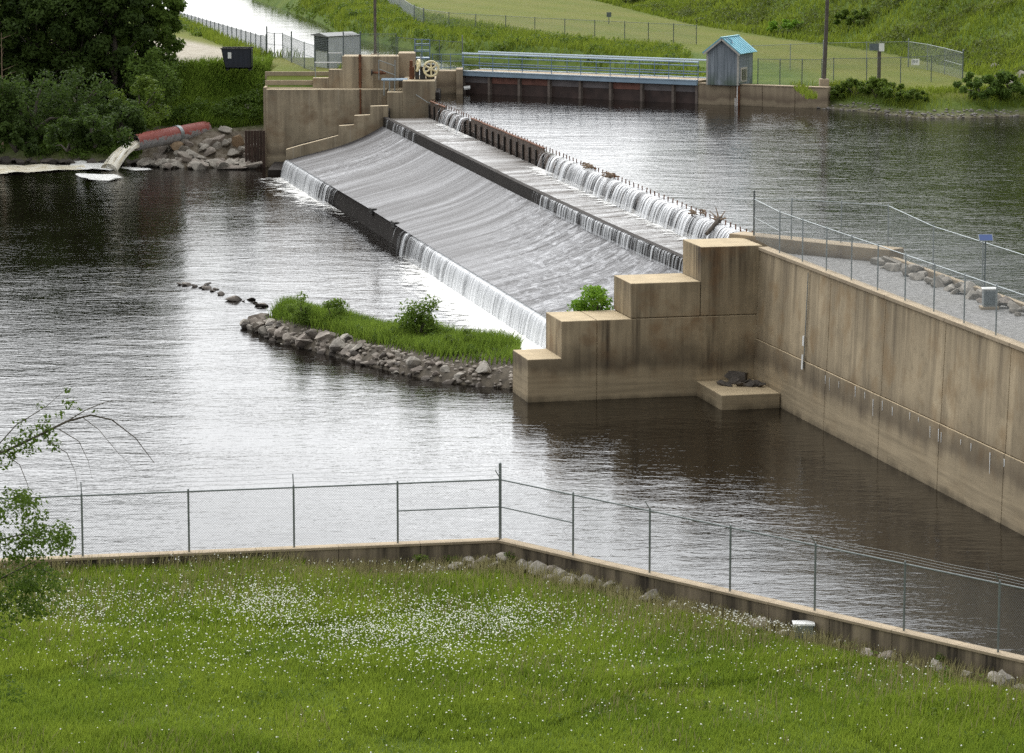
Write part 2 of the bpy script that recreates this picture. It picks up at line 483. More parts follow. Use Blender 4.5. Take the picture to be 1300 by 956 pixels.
# ================================================================ far terrain
SH = [P(1022, 137, 5.5), P(1060, 139, 5.5), P(1100, 142, 5.5), P(1140, 147, 5.5), P(1175, 150, 5.5), P(1240, 149.5, 5.5), P(1300, 147.5, 5.5)]
YS = [(-900, 246), (-40.6, 246.5), (-29.6, 244.3), (-25.7, 241.8), (-19.5, 243.5), (-19.44, 244.9), (-10.2, 244.9), (-9.8, 247.2), (-3.9, 247.6), (-3.7, 247.6),
      (14.0, 236.9), (14.1, 236.6), (21.6, 233.4)] + [(p[0], p[1]) for p in SH] + [(60, 216), (150, 200), (900, 150)]
YSx, YSy = np.array([a for a, b in YS]), np.array([b for a, b in YS])
def south(x): return np.interp(x, YSx, YSy)
CANAL = np.array([(-3.0, 246.5), (-9.5, 250.5), (-14, 269.5), (-20, 271), (-34.5, 333), (-58, 430), (-95, 580), (-200, 900),
                  (-170, 900), (-72, 600), (-50, 500), (-34, 413), (-21.8, 356), (-18.6, 331), (-4.5, 291), (5, 277), (12.3, 258), (13.6, 237)])
def poly_sd(px, py, poly):
    """signed distance, negative inside"""
    px = np.asarray(px, float); py = np.asarray(py, float)
    d = np.full(px.shape, 1e9); ins = np.zeros(px.shape, bool); n = len(poly)
    for i in range(n):
        a, b = poly[i], poly[(i + 1) % n]; e = b - a
        t = np.clip(((px - a[0]) * e[0] + (py - a[1]) * e[1]) / (e @ e), 0, 1)
        d = np.minimum(d, np.hypot(px - a[0] - t * e[0], py - a[1] - t * e[1]))
        c = ((a[1] <= py) & (b[1] > py)) | ((b[1] <= py) & (a[1] > py))
        with np.errstate(divide='ignore', invalid='ignore'):
            xi = a[0] + (py - a[1]) * e[0] / np.where(e[1] == 0, 1e-9, e[1])
        ins ^= c & (px < xi)
    return np.where(ins, -d, d)
HILL = np.array([(9, 385), (19, 322), (26, 297), (33, 276), (36.5, 255), (38.5, 231), (60, 220), (900, 160), (900, 1500), (-60, 1500), (-10, 520)])
def hill_d(x, y): return -poly_sd(x, y, HILL)
def far_z(x, y):
    x = np.asarray(x, float); y = np.asarray(y, float)
    t = y - south(x)
    z = np.full(x.shape, Z_LAND)
    left = x < -19.45
    zl = np.minimum(Z_LAND, -.9 + t * .56) + np.where(t < 14, .25 * vnoise(x, y, .7), 0)
    z = np.where(left, zl, z)
    ab = (x >= -19.45) & (x < -9.9)
    z = np.where(ab, np.minimum(Z_LAND, 6.12 + t * .30), z)
    rt = x > 21.8
    zr = np.minimum(Z_LAND, 5.42 + t * .42) + np.where(t < 4, .05 * vnoise(x, y, 1.4), 0)
    z = np.where(rt, zr, z)
    z = np.where(x > 21.6, z, np.where(~left & ~ab, Z_LAND - .02, z))
    hd = np.clip(hill_d(x, y), 0, None)
    z = z + np.minimum(60, hd * .62) * (1 - np.exp(-hd / 6)) + np.clip(hd / 8, 0, 1) * (.55 * vnoise(x, y, .33) + .3 * vnoise(x, y, .9, 2))
    cd = poly_sd(x, y, CANAL)
    zc = Z_CANAL - .15 + 1.0 * cd
    z = np.minimum(z, np.maximum(zc, 3.2))
    return z
xs = np.unique(np.round(np.concatenate([np.linspace(-900, -75, 24), np.linspace(-72, 72, 200), np.linspace(75, 900, 24),
      [-19.5, -19.46, -19.44, -10.2, -9.8, -3.9, -3.7, 14.0, 14.1, 21.6, 21.85]]), 3))
ts = np.concatenate([np.linspace(0, 60, 85), 60 + np.cumsum(np.linspace(1, 22, 95))])
X, T = np.meshgrid(xs, ts); Y = south(X) + T
Zf = far_z(X, Y)
hd = hill_d(X, Y); cd = poly_sd(X, Y, CANAL)
PATH = np.array([(-31, 262), (-26.5, 257.5), (-21, 262), (-24, 276), (-33, 300), (-41, 333), (-60, 400), (-68, 400), (-45, 320), (-36, 285)])
pd = poly_sd(X, Y, PATH)
path = np.clip(.5 - pd / 1.6, 0, 1)
veg = np.where(X > -14, np.clip(1 - (cd - 9) / 3, 0, 1), np.clip(1 - (cd - 2.2) / 1.2, 0, 1))
lawn = np.clip(.5 - hd / 3, 0, 1) * (1 - veg) * np.clip((Zf - 6.4) / .5, 0, 1)
dirt = np.clip(1 - (Zf - 5.4) / .7, 0, 1) * (X > 20) + np.clip(1 - (Zf + .2) / 1.1, 0, 1) * (X < -19) + np.clip((3.0 - Zf) / .6, 0, 1) * (X < -19) * (X > -30)
V = np.stack([X.ravel(), Y.ravel(), Zf.ravel()], 1)
me = mesh_np('terrain', V, grid_faces(*X.shape), smooth=True, attr={'lawn': lawn.ravel(), 'path': path.ravel(), 'dirt': np.clip(dirt, 0, 1).ravel()})
tag(link('terrain', me, GROUND), kind='structure')

# ================================================================ water sheets
def sheet(name, pts, mat, z):
    me = bpy.data.meshes.new(name); me.from_pydata([(float(p[0]), float(p[1]), z) for p in pts], [], [tuple(range(len(pts)))])
    me.update()
    if me.polygons[0].normal.z < 0: me.flip_normals()
    return tag(link(name, me, mat), kind='structure')
sheet('river_water', [(-900, 60), (60, 60), (60, 260), (-900, 300)], W_RIVER, 0.0)

# crest geometry
CA, CB = P(546, 129.5, Z_CREST), P(955, 300.5, Z_CREST)
cdir = (CB - CA) / np.linalg.norm(CB - CA); CLEN = np.linalg.norm(CB - CA)
CEND = CLEN + 9.0
cdn = np.array([-cdir[1], cdir[0], 0.0])               # upstream normal
def crest(s): return CA + cdir * s
YARD_B = P(1129, 316, 6.95)                            # back corner of the gravel yard
pool = [tuple(crest(-.5)[:2] + cdn[:2] * .05), tuple(crest(CEND)[:2] + cdn[:2] * .05)]
PW0 = YARD_B; PW1 = YARD_B + D_ * 75
pool += [tuple(PW0[:2]), tuple(PW1[:2]), (400, PW1[1]), (400, 190), (150, 203), (60, 219), (40, 229), (22, 234), (14, 237.5), (-3.9, 248.5), (-6.3, 248), (-6.3, 241)]
sheet('pool_water', pool, W_POOL, Z_POOL)
cw = np.array(CANAL); 
sheet('canal_water', [(14.4, 238.5)] + [tuple(p) for p in cw[::-1][1:-1]] + [(-9.8, 248.2), (-3.6, 248.4)], W_CANAL, Z_CANAL)

# ================================================================ weir
weir = thing('spillway_weir', 'wide stepped concrete spillway with dark dashboards along its upper crest'.replace('dashboards', 'flashboards'), 'weir', crest(CLEN / 2) * [1, 1, 0])
LIPpx = [(366.5, 203.5), (470, 265), (560, 321), (640, 369.5), (697, 404.5)]
MIDpx = [(486.5, 149.5), (545, 178.5), (600, 205), (660, 234.5), (700, 253.5), (760, 281.5), (800, 299.5), (840, 317), (868, 329)]
def polyline(pts, z, ext):
    q = [P(a, b, z) for a, b in pts]; e = q[-1] - q[-2]; e /= np.linalg.norm(e); q.append(q[-1] + e * ext); return np.array(q)
def resample(q, n):
    d = np.r_[0, np.cumsum(np.linalg.norm(np.diff(q, axis=0), axis=1))]; t = np.linspace(0, d[-1], n)
    return np.stack([np.interp(t, d, q[:, k]) for k in range(3)], 1), t
LIP, lipt = resample(polyline(LIPpx, Z_LIP, 12), 260)
MID, midt = resample(polyline(MIDpx, Z_MID, 12), 260)
def flat(v): return v * [1, 1, 0]
def normal_rows(Q):     # downstream normal (to the left)
    t = np.gradient(Q, axis=0); n = np.stack([t[:, 1], -t[:, 0], 0 * t[:, 0]], 1); n /= np.linalg.norm(n, axis=1)[:, None]
    return np.where((n @ -N_)[:, None] > 0, n, -n)
LN, MN, = normal_rows(LIP), normal_rows(MID)
Z_TOE = 3.75
# concrete body
g = G()
def strip(g, A, B):
    n = len(A); V = list(A) + list(B); g.add(V, [(i, i + 1, n + i + 1, n + i) for i in range(n - 1)])
sub = slice(None, None, 6)
L6, M6, LN6, MN6 = LIP[sub], MID[sub], LN[sub], MN[sub]
def apron_pt(t, A, B):
    p = A * (1 - t) + B * t; p = p.copy()
    p[:, 2] = Z_TOE * (1 - t) + (Z_LIP + .03) * t - .42 * math.sin(math.pi * t) * (1.25 - t)
    return p
for j in range(8): strip(g, apron_pt(j / 8, M6 + MN6 * .06, L6) - [0, 0, .12], apron_pt((j + 1) / 8, M6 + MN6 * .06, L6) - [0, 0, .12])
strip(g, L6 - [0, 0, .09], L6 * [1, 1, 0] + [0, 0, -.6])
g.build('apron', C_SILL, weir)
g = G()
a = M6 + [0, 0, .05]
strip(g, a, a - MN6 * .35); strip(g, M6 * [1, 1, 0] + [0, 0, Z_TOE - .5], a); strip(g, a - MN6 * .35, (M6 - MN6 * .35) * [1, 1, 0] + [0, 0, 3.6])
g.build('sill', C_SILL, weir)
g = G()
g.obox(crest(-.5) * [1, 1, 0] + [0, 0, 3.4] , cdir * (CEND + .5), cdn * .5, UP * 1.25)
g.build('crest_wall', C_SILL, weir)
for px, py, w_ in ((477, 267, .9), (505, 284, 1.2)):
    p = P(px, py, Z_LIP); G().obox(p - D_ * w_ / 2 - UP * .25, D_ * w_, -N_ * .35, UP * .42).build('lip_bracket', DARK, weir, bevel=.05)
# flashboards and pins
def px_s(px):   # distance along the crest at a picture column
    lo, hi = 0, CEND
    for _ in range(40):
        m = (lo + hi) / 2; p = crest(m); d = p[1] * ct - (p[2] - HC) * st
        if CX + F * p[0] / d < px: lo = m
        else: hi = m
    return lo
S_F0, S_F1, S_O = px_s(563), px_s(600), px_s(690)
bl = 2.0; nb = int(CEND / bl)
for i in range(nb):
    s0 = i * bl; sm = s0 + bl / 2
    over = (S_F0 < sm < S_F1) or sm > S_O
    zt = (5.40 if over else 5.60) + random.uniform(-.015, .015)
    b = G().obox(crest(s0 + .04) * [1, 1, 0] + [0, 0, 4.3], cdir * (bl - .08), cdn * .09, UP * (zt - 4.3)).build('flashboard', TIMBER, weir)
    if not over:
        G().obox(crest(s0 + .03) * [1, 1, 0] + [0, 0, zt] - cdn * .04, cdir * (bl - .06), cdn * .18, UP * .05).build('cap_rail', RUST, b)
    if i % 1 == 0:
        G().obox(crest(s0 - .09) * [1, 1, 0] + [0, 0, 4.1] - cdn * .12, cdir * .18, cdn * .12, UP * (1.25 if not over else 1.15)).build('strut', C_SILL, weir)
pin = G().tube([(0, 0, 0), (0, 0, .34)], .038, 6).mesh('pin')
for i in range(int(CEND / .95)):
    p = crest(i * .95 + .3) + cdn * .14
    link('pin', pin, RUST, weir, loc=(p[0], p[1], 5.42), rot=(random.uniform(-.12, .12), random.uniform(-.12, .12), 0))
# apron water
def sheet_grid(name, rows, us, vs, mat, attr=None, smooth=True):
    rows = np.array(rows); nr, nc = rows.shape[:2]
    uv = np.stack([np.broadcast_to(us, (nr, nc)), vs], 2).reshape(-1, 2)
    me = mesh_np(name, rows.reshape(-1, 3), grid_faces(nr, nc), uv=uv, attr={k: np.asarray(v).ravel() for k, v in (attr or {}).items()}, smooth=smooth)
    return tag(link(name, me, mat), kind='structure')
nv = 26; rows = []; vs = []
len_ap = np.linalg.norm((LIP - MID)[:, :2], axis=1)
for j in range(nv):
    t = j / (nv - 1)
    base = apron_pt(t, MID + MN * .06, LIP)
    if j == nv - 1: base = base + LN * .1
    rows.append(base); vs.append(t * len_ap)
us = midt * 1.0
un = midt / midt[-1]
tg = np.linspace(0, 1, nv)[:, None]
foam = np.clip((un[None, :] - .42 - .22 * tg) * 5, 0, 1) * .95 + .55 * np.exp(-((un[None, :] - .10 - .05 * tg) / .05) ** 2) + .25 * np.exp(-tg / .06)
sheet_grid('apron_water', rows, us, np.array(vs), W_APRON, {'foam': np.clip(foam, 0, 1)})
# basin water
nv = 12; rows = []; vs = []
CQ = np.array([crest(s) for s in np.linspace(-.3, CEND, 260)]); CQ[:, 2] = Z_BASIN
for j in range(nv):
    t = j / (nv - 1); b = (CQ - cdn * .02) * (1 - t) + (MID - MN * .15) * t; b[:, 2] = Z_BASIN + .10 * (t > .95) * 0
    rows.append(b); vs.append(t * np.linalg.norm((CQ - MID)[:, :2], axis=1))
us_c = np.linspace(0, CEND, 260); tg = np.linspace(0, 1, nv)[:, None]
uc = us_c / CEND
foam = .35 + .6 * np.clip((uc[None] - .42) * 6, 0, 1) * np.exp(-tg / .45) + .45 * np.exp(-((uc[None] - .16) / .09) ** 2) - .5 * np.exp(-((uc[None] - .36 + .1 * (.5 - tg)) / .06) ** 2) * (tg < .8) - .35 * np.exp(-((uc[None]) / .03) ** 2)
bw = sheet_grid('basin_water', rows, us_c, np.array(vs), W_BASIN, {'foam': np.clip(foam, 0, 1)})
# falls
def falls(name, top, nrm, out0, h, out1, us, flow, over=0.0):
    rows = []; vs = []
    for j in range(9):
        t = j / 8
        if t < .15: o, dz = -over * (1 - t / .15), 0
        else:
            q = (t - .15) / .85; o, dz = out0 + (out1 - out0) * q ** .6, h * (.25 * q + .75 * q * q)
        b = top + nrm * o; b = b - UP * dz
        rows.append(b); vs.append(np.full(len(us), t * h))
    sheet_grid(name, rows, us, np.array(vs), W_FALL, {'flow': np.tile(flow, (9, 1))})
ul = lipt / lipt[-1]
def bump_(x, c, w): return np.exp(-((x - c) / w) ** 2)
pxl = np.array([CX + F * p[0] / (p[1] * ct - (p[2] - HC) * st) for p in LIP])
flow = np.interp(pxl, [360, 400, 425, 445, 500, 520, 560, 600, 700], [.85, .9, .6, .12, .10, .6, .85, .95, .95])
falls('waterfall', LIP + [0, 0, .05] + LN * .1, LN, .02, 1.42, .55, lipt, flow)
pxm = np.array([CX + F * p[0] / (p[1] * ct - (p[2] - HC) * st) for p in MID])
flow = np.interp(pxm, [480, 500, 512, 530, 545, 660, 690, 720, 800, 870], [.25, .5, .6, .45, .02, .02, .6, .7, .65, .55])
falls('waterfall', MID + [0, 0, .06] + MN * .02, MN, .03, Z_MID - Z_TOE + .1, .22, midt, flow)
sc = np.linspace(S_O - .5, CEND, 200); q = np.array([crest(s) for s in sc]); q[:, 2] = Z_POOL + .02
falls('waterfall', q, np.tile(-cdn, (200, 1)), .05, Z_POOL - Z_BASIN, .75, sc, np.interp(sc, [S_O - .5, S_O + 2, S_O + 6, CEND], [.3, .5, .74, .72]), over=.5)
sc = np.linspace(S_F0 - .4, S_F1 + .6, 60); q = np.array([crest(s) for s in sc]); q[:, 2] = Z_POOL + .02
falls('waterfall', q, np.tile(-cdn, (60, 1)), .05, Z_POOL - Z_BASIN, .75, sc, np.interp(sc, [S_F0 - .4, S_F0 + 2, S_F1 - 2, S_F1 + .6], [.3, .62, .6, .3]), over=.5)
sc = np.linspace(S_F1 + 1, S_O, 160); q = np.array([crest(s) for s in sc]); q[:, 2] = 5.2
falls('waterfall', q, np.tile(-cdn, (160, 1)), .12, .95, .2, sc, .10 + .18 * np.maximum(0, np.sin(sc * .9)) ** 4)
# foam boiling at the foot of the falls
def foam_band(name, Q, nrm, w0, w1, z, amt, mat=FOAM):
    nv = 8; rows = []; att = []
    for j in range(nv):
        t = j / (nv - 1); b = Q + nrm * (w0 + (w1 - w0) * t)
        b = b * [1, 1, 0] + [0, 0, z]
        rows.append(b); att.append(amt * (1 - t) ** .8)
    R_ = np.array(rows); R_[..., 2] += .10 * np.maximum(0, vnoise(R_[..., 0], R_[..., 1], 3.0)) * np.array(att)
    me = mesh_np(name, R_.reshape(-1, 3), grid_faces(nv, len(Q)), attr={'foam': np.array(att).ravel()}, smooth=True)
    return tag(link(name, me, mat), kind='stuff')
amt = np.interp(pxl, [360, 400, 430, 460, 510, 530, 570, 650, 700], [.6, .75, .6, .22, .2, .55, .85, 1, 1])
foam_band('foam', LIP, LN, .15, 5.5, .06, amt * 1.15)
sc = np.linspace(S_O - 1, CEND, 200); q = np.array([crest(s) for s in sc])
foam_band('foam', q, np.tile(-cdn, (200, 1)), .2, 2.6, Z_BASIN + .04, np.full(200, .85))
sc = np.linspace(S_F0, S_F1 + 1, 60); q = np.array([crest(s) for s in sc])
foam_band('foam', q, np.tile(-cdn, (60, 1)), .2, 2.2, Z_BASIN + .04, np.full(60, .8))
# ================================================================ stepped pier and retaining wall
F0 = P(670, 511, 0)
FN = D_                                                # outward normal of the pier's front face
pt = PV(963, 312.4, F0, FN)
def sN(px, py): return float((PV(px, py, F0, FN) - F0) @ N_)
s1, s2, s3, s4 = sN(713, 409), sN(801, 360.6), sN(889.5, 315), sN(963, 312.4)
sj = sN(757.5, 440)
z1, z2, z3 = 1.93, 3.60, 5.20
TP = 2.93
pier = thing('stepped_pier', 'stained concrete pier descending in four steps beside the weir end', 'pier', F0)
def pier_block(sa, sb, za, zb, gap=.0):
    return (F0 * [1, 1, 0] + N_ * (sa + gap) + UP * za - D_ * TP, N_ * (sb - sa - gap), D_ * TP, UP * (zb - za))
g = G(); g.prism([F0 * [1, 1, 0] + N_ * a + UP * b for a, b in ((0, -1.5), (sj, -1.5), (sj, z2), (s1, z2), (s1, z1), (0, z1))], -D_ * TP)
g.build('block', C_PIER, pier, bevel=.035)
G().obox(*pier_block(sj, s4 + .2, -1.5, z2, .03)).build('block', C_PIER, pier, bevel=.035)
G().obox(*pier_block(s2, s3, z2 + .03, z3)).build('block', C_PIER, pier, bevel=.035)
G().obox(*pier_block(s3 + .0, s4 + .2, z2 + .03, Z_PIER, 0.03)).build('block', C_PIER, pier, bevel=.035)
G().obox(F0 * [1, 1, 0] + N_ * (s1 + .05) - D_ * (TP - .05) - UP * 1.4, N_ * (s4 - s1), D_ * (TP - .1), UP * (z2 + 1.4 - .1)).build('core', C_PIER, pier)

# right retaining wall: face line at the waterline
w1 = P(1300, 681, 0)
W0 = PV(955, 503.5, F0, FN) * [1, 1, 0]
WD = (w1 - W0) / np.linalg.norm(w1 - W0); WN = np.array([WD[1], -WD[0], 0]);  WN = WN if WN @ -N_ > 0 else -WN   # towards the river
BAT = .036                                             # the face leans back with height
def WB(s, z, out=0.0): return W0 + WD * s + UP * z - WN * (BAT * max(z, 0) - out)
def wpt(px, py):
    q = PV(px, py, W0, WN)
    for _ in range(3): q = PV(px, py, W0 - WN * BAT * max(q[2], 0), WN)
    return q
def ws(px, py): return float((wpt(px, py) - W0) @ WD)
ztop = lambda s: np.interp(s, [0, ws(1300, 440)], [wpt(963, 313)[2], wpt(1300, 441.5)[2]])
zs0, zs1 = wpt(959, 430)[2], wpt(1300, 588)[2]; ss1 = ws(1300, 588)
zseam = lambda s: zs0 + (zs1 - zs0) * s / ss1
joints = [0.0, ws(1050.7, 420), ws(1120, 450), ws(1196, 480), ws(1278, 520)]
step = joints[-1] - joints[-2]
WEND = 70.0
while joints[-1] < WEND: joints.append(joints[-1] + step)
rw = thing('retaining_wall', 'long tan concrete retaining wall with runoff streaks along the dark inlet', 'wall', W0)
for i in range(len(joints) - 1):
    a, b = joints[i] + .02, joints[i + 1] - .02
    for part, (l0, l1, h0, h1, set_) in {'upper_panel': (zseam(a) + .03, zseam(b) + .03, ztop(a) - .16, ztop(b) - .16, .04), 'lower_panel': (-1.5, -1.5, zseam(a), zseam(b), 0)}.items():
        g = G().prism([WB(a, l0, -set_), WB(b, l1, -set_), WB(b, h1, -set_), WB(a, h0, -set_)], -WN * .5)
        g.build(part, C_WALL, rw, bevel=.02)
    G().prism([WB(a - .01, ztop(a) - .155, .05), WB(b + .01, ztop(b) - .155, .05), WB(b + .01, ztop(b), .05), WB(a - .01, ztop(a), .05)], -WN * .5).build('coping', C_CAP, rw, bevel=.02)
g = G(); e = WEND
g.prism([WB(-.3, -1.4, -.2), WB(e, -1.4, -.2), WB(e, ztop(e) - .3, -.2), WB(-.3, ztop(0) - .3, -.2)], -WN * .3); g.build('core', C_SILL, rw)
# white drip marks under the seam
dm = G()
for px, py, h in ((1048.3, 476, .35), (1053, 490, .55), (1065, 492, .3), (1085.6, 503, .45), (1098, 507, .3), (1108.5, 513, .7), (1120.3, 515, .4), (1133, 523, .35), (1155, 534, .3), (1166, 538, .2), (1181, 546, .45), (1192, 545, .5), (1195, 556, .4), (1220, 561, .2), (1257, 580, .8), (1233, 567, .3), (1275, 590, .3)):
    q = wpt(px, py); s = (q - W0) @ WD; z = zseam(s) - random.uniform(.05, .3)
    c = WB(s, z) * [1, 1, 0] + WN * .014; w = random.uniform(.02, .045)
    dm.prism([c + WD * w + UP * z, c - WD * w + UP * z, c - WD * w * .4 + UP * (z - h), c + WD * w * .4 + UP * (z - h)], WN * .004)
dm.build('drip_mark', WHITE, rw)
# staff gauge: two white boards on a rail
q0 = wpt(1024, 330); sg = (wpt(1022, 440) - W0) @ WD
gg = thing('staff_gauge', 'two narrow white gauge boards fixed one above the other on the tan retaining wall', 'water gauge', W0 + WD * sg + UP * 2)
c = W0 + WD * sg + WN * .0
G().tube([WB(sg, zseam(sg) - .3, .02), WB(sg, ztop(sg) - .3, .02)], .022, 6).build('mounting_rail', GALV, gg)
for za, zb in ((wpt(1021, 469)[2], wpt(1021, 450)[2]), (wpt(1022, 439)[2], wpt(1022, 426)[2])):
    G().prism([WB(sg - .09, za, .085), WB(sg + .09, za, .085), WB(sg + .09, zb, .085), WB(sg - .09, zb, .085)], WN * .02).build('gauge_board', WHITE, gg)

# footing with stones
fa = P(916, 521, 0); fb = W0 + WD * ((P(987, 519, 0) - W0) @ WD)
fo = thing('footing_block', 'low concrete footing in the corner between stepped pier and retaining wall', 'footing', fa)
depth = float((fa - F0) @ D_)
wdt = float((fb - fa) @ N_) - .0
zf = PV(914.6, 502, fa, D_)[2]
G().obox(fa * [1, 1, 0] - UP * 1.5 - D_ * (depth - .01), D_ * (depth - .01), N_ * wdt, UP * (1.5 + zf)).build('concrete_block', C_PIER, fo, bevel=.04)

# ---------------------------------------------------------------- rocks
def rock_mesh(seed, sub=2):
    import bmesh
    rg = np.random.default_rng(seed); bm = bmesh.new(); bmesh.ops.create_icosphere(bm, subdivisions=sub, radius=1)
    V = np.array([v.co[:] for v in bm.verts])
    for _ in range(11):
        n = rg.normal(size=3); n /= np.linalg.norm(n); d = rg.uniform(.38, .72)
        k = V @ n; V -= np.outer(np.clip(k - d, 0, None), n)
    V *= 1 + rg.normal(0, .018, (len(V), 1))
    V *= rg.uniform(.8, 1.2, 3) * [1.3, 1.1, .9]
    for v, c in zip(bm.verts, V): v.co = c
    me = bpy.data.meshes.new('rock'); bm.to_mesh(me); bm.free(); return me
ROCKS = {}
def rock(loc, size, mat, label, group=None, flat=1.0, rot=None, seed=None, aspect=None):
    seed = random.randrange(12) if seed is None else seed
    k = (seed, mat.name)
    if k not in ROCKS:
        ROCKS[k] = rock_mesh(100 + seed); ROCKS[k].materials.append(mat)
    o = bpy.data.objects.new('rock', ROCKS[k]); COL.objects.link(o)
    o.location = tuple(map(float, loc))
    o.scale = aspect if aspect is not None else (size * random.uniform(.85, 1.15), size * random.uniform(.8, 1.1), size * flat * random.uniform(.8, 1.1))
    o.rotation_euler = rot if rot is not None else (random.uniform(-.5, .5), random.uniform(-.5, .5), random.uniform(0, 6.28))
    return tag(o, label, 'rock', group)
big = P(936, 483, zf)
rock(big * [1, 1, 0] + UP * (zf + .22), .75, ROCKD, 'large dark flat stone on top of the stone heap on the corner footing', flat=.45, rot=(.25, .15, .4))
for px, py, sz in ((914, 486, .28), (920, 487, .35), (926, 488, .25), (944, 488, .3), (951, 488.5, .33), (960, 488, .38), (966, 489, .3), (955, 486, .3), (930, 485, .35), (948, 484, .3), (938, 488, .25), (961, 485, .25)):
    q = P(px, py, zf + .08)
    rock(q, sz, ROCKD, 'small dark broken stone heaped on the concrete corner footing', 'stones heaped on the corner footing', flat=.55)

# ================================================================ gravel yard behind the wall
YA = F0 * [1, 1, 0] + N_ * s4 - D_ * TP
m = M('gravel'); n1 = m.noise(3.5, detail=6, rough=.75); n2 = m.noise(.2, detail=3); n3 = m.noise(9, detail=3, rough=.7)
gc = m.mix(m.rng(n1, .38, .62), (.17, .165, .155), (.34, .33, .315)); gc = m.mix(m.rng(n3, .55, .7, 0, .6), gc, (.5, .49, .47)); gc = m.mix(m.rng(n2, .4, .7, 0, .3), gc, (.2, .19, .16))
GRAVEL = m.set(color=gc, rough=.95, normal=m.bump(n3, .9, .06))
Z_YARD = 6.32
YB = YARD_B * [1, 1, 0]
yd = [W0 - WN * .3, W0 - WN * .3 + WD * 72, YB + D_ * 75, YB, YA + D_ * 1.0]
tag(sheet('gravel_yard', yd, GRAVEL, Z_YARD), kind='structure')
bk = thing('yard_wall', 'low tan concrete wall closing the gravel yard at the weir end', 'wall', YA)
e1 = YB - YA; e1n = e1 / np.linalg.norm(e1); e1p = np.array([-e1n[1], e1n[0], 0])
G().obox(YA - UP * .5 + UP * 0 + e1n * -.6 , e1n * (np.linalg.norm(e1) + .6), e1p * 1.1, UP * (6.9 + .5)).build('back_wall', C_GATE, bk, bevel=.03)
G().obox(YB + UP * 4 - e1n * .0, D_ * 75, e1n * .45, UP * (6.62 - 4)).build('pool_wall', C_GATE, bk, bevel=.03)

# ================================================================ fences
def diamond(g, a, b, z0, z1, pitch, r):
    a = np.asarray(a, float) * [1, 1, 0]; b = np.asarray(b, float) * [1, 1, 0]; L = np.linalg.norm(b - a); u = (b - a) / L; H = z1 - z0
    nn = np.array([-u[1], u[0], 0])
    for sgn in (1, -1):
        for c in np.arange(-H, L, pitch):
            s0, s1_ = max(c, 0), min(c + H, L)
            if s1_ - s0 < .02: continue
            h0, h1 = s0 - c, s1_ - c
            if sgn < 0: h0, h1 = H - h0, H - h1
            p, q = a + u * s0 + UP * (z0 + h0), a + u * s1_ + UP * (z0 + h1)
            off = nn * r * (1 if sgn > 0 else -1)
            w = np.cross(q - p, nn); w = w / np.linalg.norm(w) * r
            V = [p + w + off * 0, p - w, p + off * 1.7, q + w, q - w, q + off * 1.7]
            g.add(V, [(0, 1, 4, 3), (1, 2, 5, 4), (2, 0, 3, 5)])
POSTS = {}
def fence(label, pts, h, corners=(), top=True, mid_spans=(), pitch=.075, wr=.0021, pr=.03, barb=None, zb=None, group=None, mesh=True, mat=None, rail=.021, cat='fence', tall=0.0, arms=True):
    """pts: post feet; barb: horizontal vector the barb arms lean along"""
    mat = mat or GALV
    pts = [np.asarray(p, float) for p in pts]
    root = thing('chain_link_fence', label, cat, pts[0], group)
    for i, p in enumerate(pts):
        c = i in corners
        hh = h + (tall if c else .02)
        key = (round(hh, 3), c, pr)
        if key not in POSTS:
            POSTS[key] = G().tube([(0, 0, -.05), (0, 0, hh), (0, 0, hh + .03)], [pr * (1.45 if c else 1)] * 2 + [pr * .6], 8).mesh('post')
        po = link('post', POSTS[key], mat, root, loc=p)
        if barb is not None and not c and arms:
            a = np.asarray(barb, float)
            G().tube([p + UP * h, p + UP * (h + .28) + a * .25], .016, 4).build('barb_arm', mat, po)
    if top:
        g = G()
        for a, b in zip(pts[:-1], pts[1:]): g.tube([a + UP * (h - .03), b + UP * (h - .03)], rail, 6)
        g.build('top_rail', mat, root)
    for i in mid_spans:
        a, b = pts[i], pts[i + 1]
        G().tube([a + UP * h * .53, b + UP * h * .53], rail * .85, 6).build('brace_rail', mat, root)
    if mesh:
        g = G()
        for a, b in zip(pts[:-1], pts[1:]):
            z0 = (a[2] + b[2]) / 2
            diamond(g, a, b, z0 + .04, z0 + h - .05, pitch, wr)
        g.build('chain_link_mesh', WIRE, root)
    if barb is not None:
        g = G(); a_ = np.asarray(barb, float)
        for k in (1, 2, 3):
            for a, b in zip(pts[:-1], pts[1:]):
                o = UP * (h + .28 * k / 3) + a_ * .25 * k / 3; m_ = (a + b) / 2 + o - UP * .02
                g.tube([a + o, m_, b + o], .0035, 3)
        g.build('barbed_wire', WIRE, root)
    return root

# low wall in front with its fence
lw = thing('low_wall', 'low concrete wall with pale capping between the daisy meadow and the river', 'wall', K0)
def wall_run(a, b, n, first):
    u = (b - a) / np.linalg.norm(b - a); v = np.array([-u[1], u[0], 0]); v = v if v[1] > 0 else -v
    L = np.linalg.norm(b - a); step = L / n
    for i in range(n):
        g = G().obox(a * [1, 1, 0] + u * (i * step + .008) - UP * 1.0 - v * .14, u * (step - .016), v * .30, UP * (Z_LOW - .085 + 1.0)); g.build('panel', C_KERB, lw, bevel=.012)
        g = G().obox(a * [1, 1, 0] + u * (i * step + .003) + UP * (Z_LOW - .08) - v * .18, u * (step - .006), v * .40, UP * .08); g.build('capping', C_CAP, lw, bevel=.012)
wall_run(K0, KL, 11, True); wall_run(K0, KR, 17, False)
uL = (KL - K0) / np.linalg.norm(KL - K0); uR = (KR - K0) / np.linalg.norm(KR - K0)
Lp = [K0 + uL * 3.05 * k + [0, .03, 0] for k in range(8)]
Rp = [K0 + uR * 3.05 * k + [0, .03, 0] for k in range(11)]
FH = 1.80
